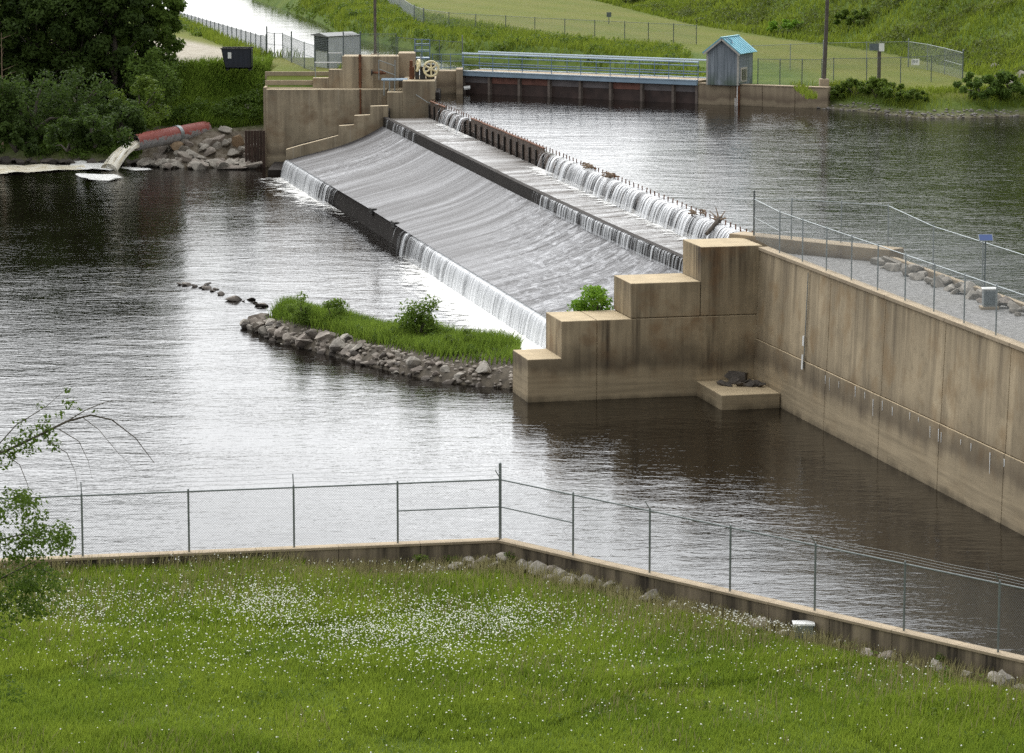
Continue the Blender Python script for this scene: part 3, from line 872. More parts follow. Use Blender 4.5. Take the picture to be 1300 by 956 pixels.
POST = simple('painted_post', (.17, .19, .185), .5, .3, .15, 4, 0)
fence('chain link fence on the level left stretch of the low wall to its tall post', Lp, FH, corners=(0,), mid_spans=(0,), barb=(-.1, .4, .3), tall=.45, mat=POST, rail=.026)
vR = np.array([-uR[1], uR[0], 0]); vR = vR if vR[1] < 0 else -vR
fence('chain link fence with barbed wire on the right stretch of the low wall', Rp, FH, mid_spans=(0,), barb=vR * .8, corners=(), mat=POST, rail=.024)
# right wall fence
step3 = ws(1011, 328) - ws(984.9, 317)
Wp = [wpt(x, y) * [1, 1, 0] - WN * .12 for x, y in ((984.9, 316.8), (1011, 328.1), (1041.6, 341), (1073.7, 352.3), (1105.6, 365.1), (1143.5, 378.8), (1179.6, 392.2), (1217, 406.4), (1258.7, 420.6))]
s0_ = (Wp[0] - W0) @ WD; sl = (Wp[-1] - W0) @ WD; stp = (sl - s0_) / 8
Wq = [W0 - WN * .42 + WD * (s0_ + stp * k) for k in range(-1, 17)]
Wq = [p + UP * ztop((p - W0) @ WD) for p in Wq]
cf = P(957, 303, Z_PIER); Wq[0] = cf
fence('chain link fence standing on the coping of the long tan retaining wall', Wq, 1.85, corners=(0,), mid_spans=(0,), tall=.35, pitch=.11, wr=.0028)
Yp = [cf, P(1004.6, 304, 6.9), P(1067.5, 308, 6.9), P(1127, 313, 6.9)]
Yq = [Yp[-1] + D_ * 5.6 * k + UP * (6.62 - 6.9) * (k > 0) for k in range(1, 9)]
fence('chain link fence round the pool side of the gravel yard', Yp + Yq, 1.85, corners=(0,), mid_spans=(0,), tall=.35, pitch=.11, wr=.0028)

# riprap along the pool wall
for k in range(38):
    t = .6 + k * .62 + random.uniform(-.2, .2)
    row = k % 2
    p = YB + D_ * t - e1n * (.45 + .65 * row + random.uniform(-.15, .25))
    if t > 30: break
    pale = random.random() < .5
    rock(p + UP * (Z_YARD + .08 + .1 * (1 - row)), random.uniform(.28, .56) if t < 16 else random.uniform(.2, .36), ROCKL if random.random() < .8 else ROCK,
         'broken stone of the rock row between gravel yard and pool', 'rocks along the gravel yard', flat=.8)
# cabinet and solar panel on a mast
cb_ = P(1255.5, 392, Z_YARD)
cab = thing('control_cabinet', 'grey steel control cabinet standing alone on the gravel yard', 'electrical box', cb_)
G().obox(cb_ + (-.26, -.2, .10), (.52, 0, 0), (0, .4, 0), (0, 0, .68)).build('case', GALV, cab, bevel=.02)
G().obox(cb_ + (-.30, -.24, .78), (.60, 0, 0), (0, .48, 0), (0, 0, .06)).build('lid', WHITE, cab, bevel=.02)
G().obox(cb_ + (-.22, -.22, .16), (.44, 0, 0), (0, .018, 0), (0, 0, .56)).build('door', GALVD, cab)
G().obox(cb_ + (-.36, -.3, 0), (.72, 0, 0), (0, .6, 0), (0, 0, .10)).build('plinth', C_CAP, cab)
sp = thing('solar_panel', 'small blue solar panel on a thin mast behind the control cabinet', 'solar panel', cb_ + [.05, .5, 0])
b0 = cb_ + np.array([-.12, .5, 0]); ztip = PV(1251, 299, b0, (0, 1, 0))[2] - .1
G().tube([b0, b0 * [1, 1, 0] + UP * ztip], .03, 6).build('mast', GALVD, sp)
c = b0 * [1, 1, 0] + UP * ztip
SOLAR = simple('solar_cell', (.03, .07, .22), .15, 0, .1, 3, 0)
t_ = np.array([0, math.cos(R(-40)), math.sin(R(40))]); nn = np.array([0, -math.sin(R(40)), math.cos(R(40))])
G().obox(c + (-.28, 0, 0) - t_ * .18, (.56, 0, 0), t_ * .36, nn * .03).build('frame', GALV, sp)
G().obox(c + (-.26, 0, 0) - t_ * .16 + nn * .031, (.52, 0, 0), t_ * .32, nn * .006).build('cell', SOLAR, sp)
# utility box and stones by the low wall
ux = P(1020, 790, 3.9)[0]; uy = float(low_wall_y(ux)) - .55; ub = np.array([ux, uy, float(meadow_z(ux, uy))])
ut = thing('utility_box', 'small grey utility box with pale lid in the weeds against the low wall', 'utility box', ub)
G().obox(ub + (-.25, -.15, -.1), (.5, 0, 0), (0, .34, 0), (0, 0, .56)).build('case', GALV, ut, bevel=.01)
G().obox(ub + (-.29, -.19, .46), (.58, 0, 0), (0, .42, 0), (0, 0, .06)).build('lid', WHITE, ut, bevel=.01)
def wall_rock(px, off, size, mat, label, group=None):
    x = (px - CX) / F * 87
    for _ in range(3):
        y = float(low_wall_y(x)) - .3 - off; x = (px - CX) / F * (y * ct + (HC - 3.6) * st)
    rock((x, y, float(meadow_z(x, y)) + size * .35 + .22 * max(0, .8 - off)), size, mat, label, group, flat=.85)
for px, off, sz, lab in ((642, .15, .36, 'pale angular rock in the wall corner under the tall fence post'), (688, .45, .42, 'largest pale rock below the low wall, right of the fence corner'),
                         (715, .3, .36, 'brown rock against the low wall under the first right hand fence post'), (1190, .3, .3, 'tan rock by a leafy weed at the right end of the low wall'),
                         (1276, .5, .36, 'flat pale rock at the far right end of the low wall')):
    wall_rock(px, off, sz, ROCKL, lab)
for px in list(range(548, 640, 13)) + list(range(652, 740, 9)) + list(range(745, 860, 14)) + list(range(865, 1330, 33)):
    wall_rock(px + random.uniform(-6, 6), random.uniform(.05, .85), random.uniform(.15, .36), random.choice([ROCKL, ROCK, ROCKL]), 'loose stone in the strip below the low wall', 'stones along the foot of the low wall')
# ================================================================ left abutment
YAB = P(338, 212, 0)[1]
def PY(px, py, y): return PV(px, py, (0, y, 0), (0, 1, 0))
def bx(g, pxa, pxb, y0, y1, z0, z1):
    a, b = PY(pxa, 100, y0)[0], PY(pxb, 100, y0)[0]
    return g.box(a, b, y0, y1, z0, z1)
ab = thing('abutment', 'stepped left bank concrete abutment with wing wall and gate chamber at the far weir end', 'abutment', (PY(338, 212, YAB)))
zt = PY(400, 113.5, YAB)[2]
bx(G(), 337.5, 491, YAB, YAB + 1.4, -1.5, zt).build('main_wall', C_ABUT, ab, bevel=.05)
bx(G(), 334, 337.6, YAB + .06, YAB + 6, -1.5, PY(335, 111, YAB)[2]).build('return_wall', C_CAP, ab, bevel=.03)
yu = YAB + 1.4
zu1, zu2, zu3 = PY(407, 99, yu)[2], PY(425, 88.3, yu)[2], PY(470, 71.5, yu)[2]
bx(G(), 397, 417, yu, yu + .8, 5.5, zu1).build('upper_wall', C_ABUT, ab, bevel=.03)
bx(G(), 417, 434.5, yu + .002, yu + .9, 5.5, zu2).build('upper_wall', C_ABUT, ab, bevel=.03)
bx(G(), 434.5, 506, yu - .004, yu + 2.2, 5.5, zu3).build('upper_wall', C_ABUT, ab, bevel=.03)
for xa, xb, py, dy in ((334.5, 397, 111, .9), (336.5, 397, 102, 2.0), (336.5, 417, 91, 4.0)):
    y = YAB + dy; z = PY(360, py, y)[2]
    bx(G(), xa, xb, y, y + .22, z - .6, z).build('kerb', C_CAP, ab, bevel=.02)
# training wall beside the apron
a0, b0 = LIP[0] * [1, 1, 0], MID[0] * [1, 1, 0]
tn = np.array([-(b0 - a0)[1], (b0 - a0)[0], 0]); tn /= np.linalg.norm(tn)
tops = [(363.0, 190), (380, 185), (405, 178.5), (429.5, 172), (430.2, 160), (449.3, 158.6), (449.8, 147), (469.6, 146), (470.2, 135), (492.5, 134.4)]
pl = [PV(x, y, a0, tn) for x, y in tops]
poly = [pl[0] * [1, 1, 0] - UP * 1.5] + pl + [pl[-1] * [1, 1, 0] - UP * 1.5]
tb_ = np.array([0, .75, 0]); G().prism(poly, tb_).build('training_wall', C_ABUT, ab)
lowp = [p + tb_ * .9 - UP * (.45 if p[2] > -1 else 0) for p in poly]; G().prism(lowp, np.array([0, 7.6, 0])).build('fill', C_SILL, ab)
bx(G(), 338.6, 363, P(350, 222.5, 0)[1], YAB - .01, -1.5, .42).build('ledge', C_SILL, ab, bevel=.04)
YG = 241.0
ztg = PY(530, 102.8, YG)[2]
bx(G(), 511, 552.3, YG, 247.4, 3.4, ztg).build('gate_chamber', C_ABUT, ab, bevel=.05)
bx(G(), 491, 511.1, YG + .01, 247.3, 3.4, PY(500, 117, YG)[2]).build('gate_chamber', C_ABUT, ab, bevel=.05)
bx(G(), 505.5, 527, 246.1, 248.4, 6, PY(515, 67.5, 246.1)[2]).build('upper_wall', C_CAP, ab, bevel=.05)
bx(G(), 552.0, 579, 247.0, 248.6, 3.4, PY(565, 90, 247)[2]).build('gate_wall', C_GATE, ab, bevel=.04)
bx(G(), 579, 587.5, 246.3, 248.4, 3.4, PY(583, 88, 246.3)[2]).build('gate_wall', C_GATE, ab, bevel=.04)
bx(G(), 552.4, 558, 241.5, 246, 3.4, 6.0).build('gate_wall', C_SILL, ab, bevel=.06)
# drain pipe down the wall
dp = thing('drain_pipe', 'dark rusty drain pipe running down the upper abutment wall', 'pipe', PY(457, 114, yu))
c = PY(457, 70, yu - .12)
G().tube([c + UP * .05, c * [1, 1, 0] + UP * (zt + .02)], .11, 8).build('pipe_run', RUST, dp)
c2 = PY(457.5, 114, YAB - .06)
G().tube([c2 + UP * .05, c2 * [1, 1, 0] + UP * (PY(457, 146, YAB)[2])], .07, 8).build('lower_run', RUST, dp)
for zz in (zt + .4, zt + 1.4, zt + 2.3): G().box(c[0] - .16, c[0] + .16, yu - .02, yu - .005 + .0, zz, zz + .08).build('bracket', DARK, dp)

# catwalk beside the chamber
yc = YG + 1.2
q = PY(498, 103, yc)
cw_ = thing('catwalk', 'small grey steel catwalk with handrail and stilts beside the gate chamber', 'catwalk', q)
xa, xb = PY(484, 100, yc)[0], PY(517, 100, yc)[0]; zc_ = PY(500, 101, yc)[2]
G().box(xa, xb, yc, yc + 1.6, zc_ - .08, zc_).build('deck', BLUEP, cw_)
for px in (487.5, 494.5, 501):
    x = PY(px, 100, yc)[0]; G().tube([(x, yc + .08, zc_ - 1.25), (x, yc + .08, zc_ - .08)], .06, 6).build('leg', GALV, cw_)
for px in (481, 501.5):
    x = PY(px, 100, yc)[0]; G().tube([(x, yc + .05, zc_ - .05), (x, yc + .05, zc_ + 1.5)], .035, 6).build('rail_post', GALV, cw_)
x0, x1 = PY(481, 100, yc)[0], PY(501.5, 100, yc)[0]
for k, dz in enumerate((1.5, .8)):
    G().tube([(x0, yc + .05, zc_ + dz), (x1, yc + .05, zc_ + dz - .45)], .03, 6).build('handrail', GALV, cw_)
vb = thing('valve_stem', 'dark rusty valve gear on the abutment beside the catwalk', 'valve', PY(478, 92, yu - .4))
c = PY(472, 92, yu - .5)
G().tube([c, c + [1.1, -.2, -.05]], .09, 8).build('shaft', RUST, vb); G().tube([c + [-.05, 0, 0], c + [.05, 0, 0]], .24, 10).build('flange', DARK, vb)
G().tube([c + [.05, 0, -.1], c * [1, 1, 0] + [.05, 0, zt]], .05, 6).build('stand', CAP_ if False else C_CAP, vb)
G().tube([c + [.7, -.1, 0], c + [.85, -.15, 0]], .17, 8).build('flange', RUST, vb)

# hoist with hand wheels
yh = YG + 1.6
hq = PY(535, 103, yh)
ho = thing('gate_hoist', 'sluice gate hoist with a big cream spoked handwheel on the gate chamber', 'hoist', hq)
zb_ = ztg
def hbox(p0, p1, y0, y1, za, zb, mat, name): bx(G(), p0, p1, y0, y1, za, zb).build(name, mat, ho, bevel=.03)
hbox(527, 532, yh, yh + .7, zb_, zb_ + 1.15, DARK, 'pedestal'); hbox(533, 540, yh, yh + .9, zb_, zb_ + 1.0, DARK, 'gear_case')
hbox(519.5, 526, yh + .3, yh + 1.0, zb_, zb_ + .95, RUST, 'motor'); hbox(520, 524, yh + .4, yh + .8, zb_ + .95, zb_ + 1.45, RUST, 'motor_cover')
hbox(541, 551.5, yh + .6, yh + 1.3, zb_, zb_ + 1.15, DARK, 'dark_backing')  # dark box added behind the handwheel, standing in for a dark gap
x = PY(534, 100, yh)[0]; G().tube([(x, yh + .3, zb_ + 1.0), (x, yh + .3, zb_ + 1.95)], .05, 6).build('stem', GALV, ho)
def wheel(c, ax, r, name='handwheel'):
    ax = np.asarray(ax, float); ax /= np.linalg.norm(ax); a = np.cross(ax, UP); a /= np.linalg.norm(a); b = np.cross(a, ax)
    g = G(); ring = [c + r * (math.cos(t) * a + math.sin(t) * b) for t in np.linspace(0, 2 * math.pi, 25)]
    g.tube(ring, .095, 6, cap=False); w = g.build(name, YEL, ho, smooth=True)
    for k in range(6):
        t = k * math.pi / 3 + .5; G().tube([c, c + r * (math.cos(t) * a + math.sin(t) * b)], .07, 5).build('spoke', YEL, w)
    G().tube([c - ax * .1, c + ax * .1], .14, 8).build('hub', YEL, w)
wheel(PY(547.3, 87.3, yh - .1), (.15, -1, 0), .58)
wheel(PY(530.5, 83, yh), (-.9, -.3, .2), .42)
x = PY(538, 100, yh)[0]
c = PY(540, 87.3, yh + .2); G().tube([c, PY(547.3, 87.3, yh)], .06, 6).build('axle', DARK, ho)
# blue stair and railing
def bar(name, pts, r, mat, par): return G().tube(pts, r, 6).build(name, mat, par)
br = thing('blue_railing', 'blue steel railing and landing behind the hoist, leading to the gate bridge', 'railing', PY(540, 75, 248.5))
yr_ = 248.6
xs_ = [PY(p, 70, yr_)[0] for p in (527, 536, 546, 549, 560, 572, 587)]
zr_ = PY(540, 72.5, yr_)[2]
G().box(xs_[0], xs_[2], yr_ - .9, yr_ + .3, zr_ - .12, zr_).build('landing', BLUE, br)
for i, x in enumerate(xs_[:3]): bar('rail_post', [(x, yr_ - .8, zr_), (x, yr_ - .8, zr_ + 1.45)], .045, BLUE, br)
for dz in (.5, .98, 1.45): bar('rail', [(xs_[0], yr_ - .8, zr_ + dz), (xs_[2], yr_ - .8, zr_ + dz)], .035, BLUE, br)
for dz in (.55, 1.05): bar('rail', [(xs_[0], yr_ + .3, zr_ + dz), (xs_[2], yr_ + .3, zr_ + dz)], .03, BLUER, br)
zlow = PY(560, 88, yr_)[2]
for x in xs_[3:]: bar('rail_post', [(x, yr_, zlow), (x, yr_, zlow + 1.25)], .035, BLUE, br)
for dz in (.15, .65, 1.2): bar('rail', [(xs_[3], yr_, zlow + dz), (xs_[6], yr_, zlow + dz)], .03, BLUE, br)
for x in (xs_[0], xs_[2]): bar('brace', [(x, yr_ - .8, zr_ - .1), (x - .35, yr_ - .8, zr_ - 1.0)], .045, BLUE, br)

# fence on the abutment
ya_ = yu + .5
pts = [PY(x, 71, ya_) * [1, 1, 0] + UP * zu3 for x in (436, 457.5, 480, 503)]
fence('chain link fence along the top of the stained abutment wall', pts, 1.75, corners=(0, 1), pitch=.15, wr=.005, pr=.035, mat=GALVD, tall=.15)
pts = [np.array([PY(x, 70, 248.9)[0], 248.9, PY(x, y, 248.9)[2]]) for x, y in ((505, 75), (528, 77), (558, 79), (587, 81))]
fence('chain link fence between the blue landing and the gate bridge', pts, 1.75, corners=(3,), pitch=.2, wr=.004, pr=.03, mat=GALVD, tall=.5)
pts = [P(339, 72, 7), P(348.7, 74, 7), P(359, 74, 7), P(370.3, 79.5, 7), P(386.5, 87, 7), P(400, 91.5, 7)]
fence('tall fence with bare corner posts on the grass beside the grey metal shed', pts, 2.15, corners=(0, 3), mid_spans=(0, 1, 2, 3, 4), pitch=.15, wr=.004, pr=.04, mat=GALVD, tall=.45, barb=None)
# long fence along the canal
ca, cb2 = P(338, 72, 7), P(205, 11, 7)
n_ = 27; pts = [ca + (cb2 - ca) * (k / (n_ - 1)) for k in range(n_)]
pts = [np.array([p[0], p[1], float(far_z(p[0], p[1]))]) for p in pts]
fence('long chain link fence along the canal bank above the gravel track', pts, 1.9, pitch=.17, wr=.006, pr=.05, mat=GALVD)
# railing in front of the metal shed
wr_ = thing('white_railing', 'two bar white railing in front of the grey metal shed', 'railing', PY(416, 90, yu + .3))
y = yu + .4
x0, x1 = PY(399.5, 80, y)[0], PY(434, 80, y)[0]
zr1, zr2 = PY(416, 67.3, y)[2], PY(416, 79.3, y)[2]
bar('rail', [(PY(417, 80, y)[0], y, zr1), (x1, y, zr1)], .035, WHITE, wr_); bar('rail', [(x0, y, zr2), (x1, y, zr2)], .045, WHITE, wr_)
for x in (x0 + .05, PY(418, 80, y)[0], x1 - .05): bar('rail_post', [(x, y, 6.5), (x, y, zr1 if x > x0 + .2 else zr2)], .03, GALV, wr_)

# grey metal shed with louvres
y0 = 249.0
ms = thing('metal_shed', 'grey metal shed with dark louvred end wall behind the abutment', 'shed', PY(417, 90, y0))
A_ = P(417.5, 88.5, 6.9); B_ = P(398.5, 86.5, 6.9); Cc = P(457, 86.0, 6.9)
A_, B_, Cc = A_ * [1, 1, 0], B_ * [1, 1, 0], Cc * [1, 1, 0]
uE = (B_ - A_); uE = np.array([uE[0], uE[1] + .6, 0]); uS = np.array([Cc[0] - A_[0], 2.2, 0])
zA = PV(417.5, 46, A_, (0, 1))[2]; zB = PV(399, 41.5, B_, (0, 1))[2]
zlo = 6.3
mid = zlo + (zA - zlo) * .62
METAL = simple('ribbed_steel', (.56, .58, .60), .45, .3, .1, 1.2, 0)
g = G(); g.prism([A_ + UP * zlo, A_ + uE + UP * zlo, A_ + uE + UP * zA, A_ + UP * zA], uS); g.build('wall', METAL, ms)
nE = np.array([uE[1], -uE[0], 0]); nE /= np.linalg.norm(nE); nE = nE if nE @ uS < 0 else -nE
nS = np.array([uS[1], -uS[0], 0]); nS /= np.linalg.norm(nS); nS = nS if nS[1] < 0 else -nS
for k in range(9):
    z = mid + (zA - mid) * k / 9
    G().obox(A_ + uE * .04 + nE * .01 + UP * z, uE * .92, nE * .06, UP * ((zA - mid) / 9 * .62)).build('louvre', GALVD, ms)
G().obox(A_ + uE * .03 + nE * .003 + UP * mid, uE * .94, nE * .005, UP * (zA - mid)).build('louvre_backing', DARK, ms)
for k in range(13):
    G().obox(A_ + uS * (k / 13 + .01) + nS * .001 + UP * zlo, uS * .02, nS * .03, UP * (zA - zlo)).build('rib', METAL, ms)
for f in (0.0, .9): G().obox(A_ + uE * f + nE * .001 + UP * zlo, uE * .1, nE * .02, UP * (mid - zlo)).build('corner_trim', GALVD, ms)
ROOFG = simple('grey_roof', (.15, .155, .15), .6, .1, .15, 1.5, .05)
rA = A_ - uS * .02 + nS * .12 + nE * .15 + UP * zA
g = G(); rid = uE * .5 + UP * .42
L_ = uS * 1.06
g.prism([rA, rA + uE * .55 - nS * .0 + UP * .2, rA + uE * 1.15, rA + uE * 1.15 - UP * .08, rA - UP * .08], L_); g.build('roof', ROOFG, ms)

# pole behind the abutment
up_ = thing('utility_pole', 'slim dark pole rising behind the abutment fence', 'pole', PY(476.4, 70, 250.5) )
c = PY(476.4, 71, 248.0); c[2] = 6.9
bar('shaft', [c, c + UP * 12], .13, WOODP, up_)
G().box(c[0] - .3, c[0] + .3, c[1] - .3, c[1] + .3, 6.8, PY(476, 68, 248)[2]).build('base', C_CAP, up_)
# dumpster
db = P(300, 88, 7.0)
du = thing('dumpster', 'dark blue steel dumpster with open rim beside the gravel track', 'dumpster', db)
x0, x1 = PY(286, 80, db[1])[0], PY(319, 80, db[1])[0]; xt0 = PY(281, 80, db[1])[0]; zt_ = PY(300, 62.5, db[1])[2]
yd0, yd1 = db[1], db[1] + 1.7
def wallq(name, a, b, c_, d, t): g = G(); g.prism([a, b, c_, d], t); return g.build(name, BIN, du)
a = (x0, yd0, 7.05); b = (x1, yd0, 7.05); c_ = (x1, yd0, zt_); d = (xt0, yd0, zt_)
wallq('side', a, b, c_, d, (0, .05, 0)); wallq('side', *[(p[0], yd1, p[2]) for p in (a, b, c_, d)], (0, -.05, 0))
wallq('end', a, d, (xt0, yd1, zt_), (x0, yd1, 7.05), (.05, 0, 0)); wallq('end', b, c_, (x1, yd1, zt_), (x1, yd1, 7.05), (-.05, 0, 0))
G().box(x0, x1, yd0, yd1, 7.05, 7.15).build('floor_plate', BIN, du)
G().box(xt0 - .06, x1 + .06, yd0 - .07, yd0 + .06, zt_, zt_ + .1).build('rim', DARK, du); G().box(xt0 - .06, x1 + .06, yd1 - .06, yd1 + .07, zt_, zt_ + .1).build('rim', DARK, du)
G().box(xt0 + .1, xt0 + .0 + 1.4, yd0 + .1, yd1 - .1, zt_ - .25, zt_ - .2).build('lid', DARK, du)
for k in range(5):
    x = x0 + (x1 - x0) * (k + .5) / 5; G().box(x - .04, x + .04, yd0 - .05, yd0 - .001, 7.1, zt_ - .02).build('rib', BIN, du)
G().box(x0 + .22, x0 + .5, yd0 - .055, yd0 - .05 + .004, zt_ - .75, zt_ - .25).build('notice', WHITE, du)
for x in (x0 + .15, x1 - .15): G().box(x - .1, x + .1, yd0 + .1, yd1 - .1, 6.9, 7.05).build('skid', DARK, du)

# ================================================================ gate bridge
G0, G1 = P(586.6, 118.5, 5.5), P(886, 132.0, 5.5)
gu = (G1 - G0); GL = np.linalg.norm(gu); gu /= GL; gv = np.array([-gu[1], gu[0], 0]); gv = gv if gv[1] > 0 else -gv
gb = thing('gate_bridge', 'long blue steel footbridge over eight dark sluice gate bays', 'bridge', G0)
G0z = G0 * [1, 1, 0]
def gs(px): return float((PV(px, 110, G0, gv) - G0z) @ gu)
zb0 = PV(587, 87.5, G0, gv)[2]; zb1 = PV(885, 103, G0, gv)[2]; zbt = (zb0 + zb1) / 2; zbb = zbt - .42
b = G().obox(G0z - gv * .25 + UP * zbb, gu * GL, gv * .25, UP * (zbt - zbb)).build('beam', BLUEP, gb, bevel=.02)
G().obox(G0z - gv * .32 + UP * (zbt - .06), gu * GL, gv * .07, UP * .07).build('flange', BLUER, b)
G().obox(G0z + gv * .01 + UP * (zbt - .25), gu * GL, gv * 2.6, UP * .18).build('deck', C_CAP, gb)
G().obox(G0z + gv * 2.62 + UP * (zbb), gu * GL, gv * .22, UP * (zbt - zbb)).build('beam', BLUEP, gb, bevel=.02)
gx = [gs(p) for p in (587.5, 621, 659, 697, 736.5, 775, 814.5, 854.5, 884.5)]
PANU = simple('gate_upper_panel', (.17, .15, .15), .7, .1, .25, 1.2, .05); PANR = simple('gate_upper_red', (.22, .10, .075), .75, .1, .3, 1.5, .05)
PANL = simple('gate_lower_panel', (.055, .034, .028), .65, 0, .4, 1.2, .2)
for i in range(8):
    a, c = gx[i] + .1, gx[i + 1] - .1
    p = G().obox(G0z + gu * a + gv * .3 + UP * 4.0, gu * (c - a), gv * .15, UP * (zbb - .55 - 4.0)).build('gate_panel', PANL, gb)
    G().obox(G0z + gu * a + gv * .25 + UP * (zbb - .55), gu * (c - a), gv * .15, UP * .56).build('upper_plate', PANR if i in (1, 2, 5) else PANU, p)
for s in gx: G().obox(G0z + gu * (s - .1) - gv * .06 + UP * 3.6, gu * .2, gv * .6, UP * (zbb - 3.6 - .002)).build('pilaster', simple('pilaster', (.15, .12, .10), .8) if s == gx[0] else bpy.data.materials['pilaster'], gb)
zr_top0 = PV(590, 65.5, G0, gv)[2]; zr_top1 = PV(885, 81.5, G0, gv)[2]; zrt = (zr_top0 + zr_top1) / 2
for side, off in (('near', .06), ('far', 2.5)):
    p0 = G0z + gv * off
    bar('top_rail', [p0 + UP * zrt, p0 + gu * GL + UP * zrt], .085 if off < 1 else .075, BLUER, gb)
    bar('mid_rail', [p0 + UP * (zbt + .42), p0 + gu * GL + UP * (zbt + .42)], .045, BLUE, gb)
    if off < 1: bar('mid_rail', [p0 + UP * (zrt - .28), p0 + gu * GL + UP * (zrt - .28)], .05, BLUEP, gb)
    for k in range(9):
        s = gs(588 + 37.2 * k)
        bar('rail_post', [p0 + gu * s + UP * (zbt - .1), p0 + gu * s + UP * zrt], .036, BLUE, gb)
c = PV(589, 112, G0 - gv * .5, gv); 
tag(G().tube([c, c + [.5, 0, .05]], .16, 8).build('float', WHITE), 'small white float bobbing at the left end of the gate bridge', 'float')

# ================================================================ right bank: wall, shed, pole, signs
R0, R1 = G1 * [1, 1, 0], P(1022, 137, 5.5) * [1, 1, 0]
ru = (R1 - R0); RL = np.linalg.norm(ru); ru /= RL; rv = np.array([-ru[1], ru[0], 0]); rv = rv if rv[1] > 0 else -rv
bw_ = thing('bank_wall', 'tan concrete bank wall below the blue roofed shed', 'wall', R0)
ext = 1.8
nseg = 4
for i in range(nseg):
    L = (RL + ext) / nseg
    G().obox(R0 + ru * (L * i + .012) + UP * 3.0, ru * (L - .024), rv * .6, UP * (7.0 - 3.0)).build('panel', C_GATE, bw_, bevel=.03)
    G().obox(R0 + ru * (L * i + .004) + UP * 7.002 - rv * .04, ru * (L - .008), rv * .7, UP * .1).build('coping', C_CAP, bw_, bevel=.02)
def PR(px, py): return PV(px, py, R0, rv)
wg = thing('level_gauge', 'dark water level pipe with white gauge strip on the bank wall under the shed', 'water gauge', PR(937, 120))
c = PR(937.5, 120) * [1, 1, 0] - rv * .12
G().tube([c + UP * 5.0, c + UP * 7.2], .16, 8).build('pipe_run', RUST, wg)
G().obox(c - rv * .2 - ru * .02 + UP * 5.2, ru * .07, rv * .03, UP * 1.8).build('gauge_strip', WHITE, wg)
G().obox(c - rv * .25 - ru * .25 + UP * 7.2, ru * .5, rv * .5, UP * .14).build('bracket', GALV, wg)
c = PR(933, 130) * [1, 1, 0] - rv * .05
G().obox(c + UP * 5.4, ru * .12, rv * .04, UP * .65).build('gauge_strip', WHITE, wg)
# shed
sc_ = P(936, 108.5, 7.05)
shd = thing('shed', 'weathered grey wooden shed with a bright blue metal roof', 'shed', sc_)
sw, sl_ = 2.5, 2.9
o = sc_ * [1, 1, 0] + rv * .15
ul = -ru
ze = PV(936, 66, sc_, rv)[2]; za_ = PV(914.5, 49, sc_, rv)[2]
BOARD = M('weathered_board'); oi = BOARD.n.new('ShaderNodeObjectInfo')
bn = BOARD.noise(1.0, BOARD.vec((6, 6, .5)), detail=5); bn2 = BOARD.noise(1.2, detail=4)
bc = BOARD.mix(BOARD.rng(bn, .35, .65), (.16, .19, .215), (.31, .345, .375)); bc = BOARD.mix(BOARD.math('MULTIPLY', oi.outputs['Random'], .35), bc, (.13, .15, .165))
bz = BOARD.sep(BOARD.geo.outputs['Position'])[2]
bc = BOARD.mix(BOARD.math('MULTIPLY', BOARD.rng(bz, 7.1, 8.1, 1, 0), BOARD.rng(bn2, .4, .6, 0, .75)), bc, (.085, .12, .07))
BOARD = BOARD.set(color=bc, rough=.85)
G().prism([o + UP * 7.0, o + ul * sw + UP * 7.0, o + ul * sw + UP * (ze - .05), o + ul * sw * .5 + UP * (za_ - .12), o + UP * (ze - .05)], rv * sl_).build('frame', simple('shed_frame', (.12, .13, .14), .9), shd)
nbd = 9
for k in range(nbd):        # front boards
    a, b = sw * k / nbd + .008, sw * (k + 1) / nbd - .008
    top = lambda s: ze + (za_ - ze) * (1 - abs(s - sw / 2) / (sw / 2)) - .04
    pts = [o + ul * a + UP * 7.04, o + ul * b + UP * 7.04, o + ul * b + UP * top(b), o + ul * a + UP * top(a)]
    if a < sw / 2 < b: pts.insert(3, o + ul * sw / 2 + UP * top(sw / 2))
    G().prism(pts, -rv * .03).build('board', BOARD, shd)
ns = 10
for k in range(ns):         # side boards, horizontal
    za0, zb1_ = 7.04 + (ze - 7.04) * k / ns + .006, 7.04 + (ze - 7.04) * (k + 1) / ns - .006
    G().obox(o + UP * za0, rv * sl_, ru * .03, UP * (zb1_ - za0)).build('board', BOARD, shd)
TRIM = simple('pale_trim', (.45, .43, .38), .8, 0, .15, 3, .1)
for p in (o - rv * .034 + ru * .035, o - rv * .034 + ul * (sw - .05), o + rv * (sl_ - .06) + ru * .002):
    G().obox(p + UP * 7.03, ul * .13, rv * .12, UP * (ze - 7.05)).build('corner_trim', TRIM, shd)
wz0, wz1 = 7.25, 8.35
wo_ = o + rv * .35 + ru * .034
w_ = G().obox(wo_ + UP * wz0, rv * 1.3, ru * .05, UP * (wz1 - wz0)).build('window', TRIM, shd)
G().obox(wo_ + rv * .22 + ru * .051 + UP * (wz0 + .14), rv * .86, ru * .012, UP * (wz1 - wz0 - .28)).build('pane', simple('shed_opening', (.06, .065, .06), .3), w_)
for k in (1, 2): G().obox(wo_ + rv * (.22 + .29 * k) + ru * .064 + UP * (wz0 + .14), rv * .03, ru * .02, UP * (wz1 - wz0 - .28)).build('bar', TRIM, w_)
ROOFB = simple('blue_metal_roof', (.20, .49, .58), .4, .1, .12, .8, .03)
ap = o + ul * sw * .5 - rv * .3 + UP * (za_ + .05); sl2 = sl_ + .55
